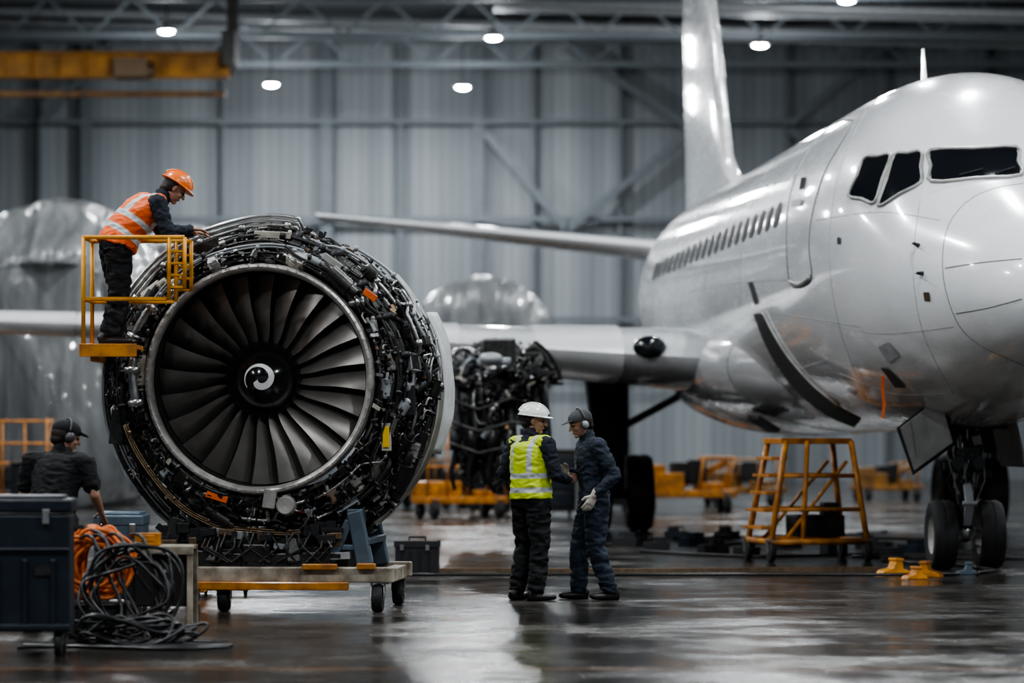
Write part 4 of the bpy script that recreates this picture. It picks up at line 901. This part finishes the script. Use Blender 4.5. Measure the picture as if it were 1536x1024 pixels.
# ------------------------------------------------------------ background equipment
def trolley(loc,rz,label,sc=1.,tall=False,kind=0,pm_=dullor):
    r=root('service_trolley',loc,rz,label,'trolley');r.scale=(sc,)*3
    b=MB();b.box((0,0,.38),(1.9,.9,.16));b.box((-.5,0,.62),(.8,.75,.34));b.box((.45,0,.53),(.5,.6,.14));
    if kind:b.box((-.7,0,.8),(.5,.6,.3));b.beam((-.2,0,.5),(.8,0,1.0),.12,.14)
    b.build('trolley_body',pm_,r,bevel=.03)
    if not kind:
        for x in(-.9,.9):
            b=MB()
            for y in(-.4,.4):b.cyl((x,y,.4),(x,y,1.15 if not tall else 2.0),.025)
            for z in((1.15,) if not tall else(1.15,1.5,1.95)):b.cyl((x,-.4,z),(x,.4,z),.025)
            if x<0:
                for y in(-.4,.4):
                    for z in((1.1,) if not tall else(1.1,1.5,1.95)):b.cyl((-.9,y,z),(.9,y,z),.025)
                for k in(-.45,0,.45):b.cyl((k,-.4,.4),(k,-.4,1.1 if not tall else 1.95),.02)
            b.build('rail',pm_,r,True)
    else:
        b=MB()
        for x in(.2,.8):b.cyl((x,-.3,.45),(x+.1,-.3,1.1),.03);b.cyl((x,.3,.45),(x+.1,.3,1.1),.03)
        b.cyl((.3,-.3,1.08),(.9,-.3,1.08),.03);b.cyl((.3,.3,1.08),(.9,.3,1.08),.03);b.cyl((.9,.3,1.08),(.9,-.3,1.08),.03);b.build('rail',pm_,r,True)
    b=MB();b.box((.2,0,.8),(.35,.4,.5));b.box((-.1,.1,.8),(.4,.5,.4));b.build('machine_unit',black,r,bevel=.03)
    for x in(-.75,.75):
        for y in(-.42,.42):caster(r,(x,y,0),.18,.12)
    return r
trolley((W(1030,0,66).x,66,0),.1,'orange low service tug parked near the main gear',.98,False,1,orange)
trolley((W(1115,0,72).x,72,0),-.3,'mustard service trolley with guard rails',.9,False)
trolley((W(8,0,62).x,62,0),.0,'mustard rack trolley with tall rails near the wrapped equipment',.9,True,0,orange)
trolley((W(690,0,62).x,62,0),.4,'mustard rack trolley with tall rails under the wing',.85,True,0,orange)
trolley((W(640,0,70).x,70,0),-.5,'mustard service trolley with guard rails in the hall',.9,False)
trolley((W(740,0,74).x,74,0),.2,'mustard service trolley carrying dark machine units',.9,False,1)
trolley((W(1330,0,78).x,78,0),.3,'mustard service trolley carrying dark machine units',.8,False,1)
def cabinet(loc,rz,w,h):
    r=root('equipment_cabinet',loc,rz,'dark wheeled equipment cabinet standing in the hall','cabinet')
    b=MB();b.box((0,0,.1+h/2),(w,.6,h));b.box((0,0,.12+h),(w*1.05,.65,.05));b.build('cabinet_body',dsteel,r,bevel=.02)
    for k in range(3):
        b=MB();b.box((0,-.31,.1+h*(.2+.3*k)),(w*.88,.03,h*.25));b.box((0,-.335,.1+h*(.26+.3*k)),(w*.3,.02,.025));b.build('drawer',navy,r,bevel=.008)
    for x in(-w*.4,w*.4):caster(r,(x,0,0),.05,.04)
for (px,Y,w,h) in ((735,64,.8,.9),(825,63,.9,1.1),(60,58,.9,.9),(905,68,1.0,1.2)):
    cabinet((W(px,0,Y).x,Y,0),.1*math.sin(px),w,h)
cr=root('overhead_crane',W(110,98,92),0,'orange overhead travelling crane beam with hoist under the roof','crane')
b=MB();b.box((0,0,0),(8.4,.12,.62));b.box((0,0,.32),(8.4,.5,.06));b.box((0,0,-.32),(8.4,.5,.06))
for k in range(12):b.box((-4+.72*k,0,0),(.05,.4,.6))
b.build('crane_girder',craneor,cr,bevel=.01)
b=MB();b.box((0,1.3,.05),(8.4,.12,.5));b.box((0,1.3,-.65),(8.0,.3,.15));b.build('crane_rail',dullor,cr)
b=MB();b.box((1.6,-.3,-.1),(.9,.5,.5));b.cyl((1.2,-.3,-.2),(2.2,-.3,-.2),.24);b.build('hoist',brass,cr,'auto')
b=MB();b.box((4.25,0,.4),(.35,1.9,.9));b.box((4.25,.6,2.1),(.3,.3,3.));b.build('end_carriage',dsteel,cr)
def wrapped(loc,secs,label,name='wrapped_aircraft',legs_=True,n=120,amp=.1,fold=0.):
    r=root(name,loc,0,label,'aircraft' if 'aircraft' in name else 'covered equipment')
    b=MB();R_=[]
    for (y,cx,zc,rx,rz,flat) in secs:
        ring=[]
        for j in range(n):
            a=2*math.pi*j/n;f=1+amp*noise.noise(V((math.cos(a)*2.5,math.sin(a)*2.5,y*.6+loc[0])))+amp*.25*noise.noise(V((math.cos(a)*7,math.sin(a)*7,y*.9)))
            z=zc+rz*math.sin(a)*f
            if flat is not None and math.sin(a)<0:
                dd=-math.sin(a);z=zc-(zc-flat)*dd;x=cx+rx*math.copysign(min(1,abs(math.cos(a))**.25),math.cos(a))*(1+.03*math.sin(z*1.3)+.04*noise.noise(V((a*9,y,1)))) 
            else:x=cx+rx*math.cos(a)*f
            ring.append(V((x,y+fold*(noise.noise(V((x*2.6,z*.18,3.)))+.35*noise.noise(V((x*6,z*.3,7.)))),z)))
        R_.append(ring)
    b.loft(R_);b.build('plastic_cover',wrapm,r,True)
    if legs_:
        for x,y in((-1.2,2.),(1.2,2.),(0,8)):
            b=MB();b.cyl((x,y,0),(x,y,2.4),.09);b.cyl((x,y,0),(x,y,.06),.35);b.beam((x-.4,y,.05),(x,y,1.2),.05,.05);b.beam((x+.4,y,.05),(x,y,1.2),.05,.05);b.build('support_jack',dsteel,r)
    return r
def bodysecs(R0,zc,L,bl=.3):
    S=[]
    for t in (0,.004,.012,.025,.045,.07,.1,.14,.2,.3,.45,.7,1.):
        k=min(1,math.sqrt(max(0,1-(1-min(1,t/bl))**2)));k=max(.02,k);S.append((t*L,0,zc-.3*(1-k),R0*k,R0*k,None))
    return S
wrapped((W(722,0,80).x,80,0),bodysecs(1.85,3.45,14,.12),'aircraft fuselage wrapped in translucent plastic sheeting on jacks',amp=.06,fold=.06)
SH=[]
for i in range(18):
    y=.02+i*.36;th=min(1,(i+.3)/7);k=math.sin(th*math.pi/2)
    SH.append((y,.1*math.sin(i*.8),4.4+.05*math.sin(i*1.7),1.35+.62*k,.6+1.55*k**1.2,.0))
SH.append((6.6,0,4.4,1.2,1.0,.0))
wrapped((W(62,0,70).x,70,0),SH,'tall equipment shrouded in creased translucent plastic sheeting','plastic_shrouded_equipment',False,150,.07,.6)
wrapped((W(255,0,90).x,90,0),bodysecs(2.9,4.3,12,.3),'distant aircraft fuselage wrapped in plastic sheeting',amp=.06)
# ------------------------------------------------------------ world, camera
w=bpy.data.worlds.new('World');bpy.context.scene.world=w;w.use_nodes=True
bg=w.node_tree.nodes['Background'];bg.inputs[0].default_value=(.62,.71,.80,1);bg.inputs[1].default_value=.32
cam=bpy.data.cameras.new('camera');co_=bpy.data.objects.new('camera',cam);COL.objects.link(co_)
co_.location=(0,0,CH);co_.rotation_euler=(math.radians(90),0,0)
cam.lens=120;cam.sensor_width=36;cam.sensor_fit='HORIZONTAL';cam.shift_y=(HY-512)/1536
cam.clip_end=400;cam.dof.use_dof=True;cam.dof.focus_distance=30.6;cam.dof.aperture_fstop=1.3
bpy.context.scene.camera=co_
vs_=bpy.context.scene.view_settings
try:
    vs_.look='AgX - Medium High Contrast';vs_.exposure=.12
except Exception as e:print(e)
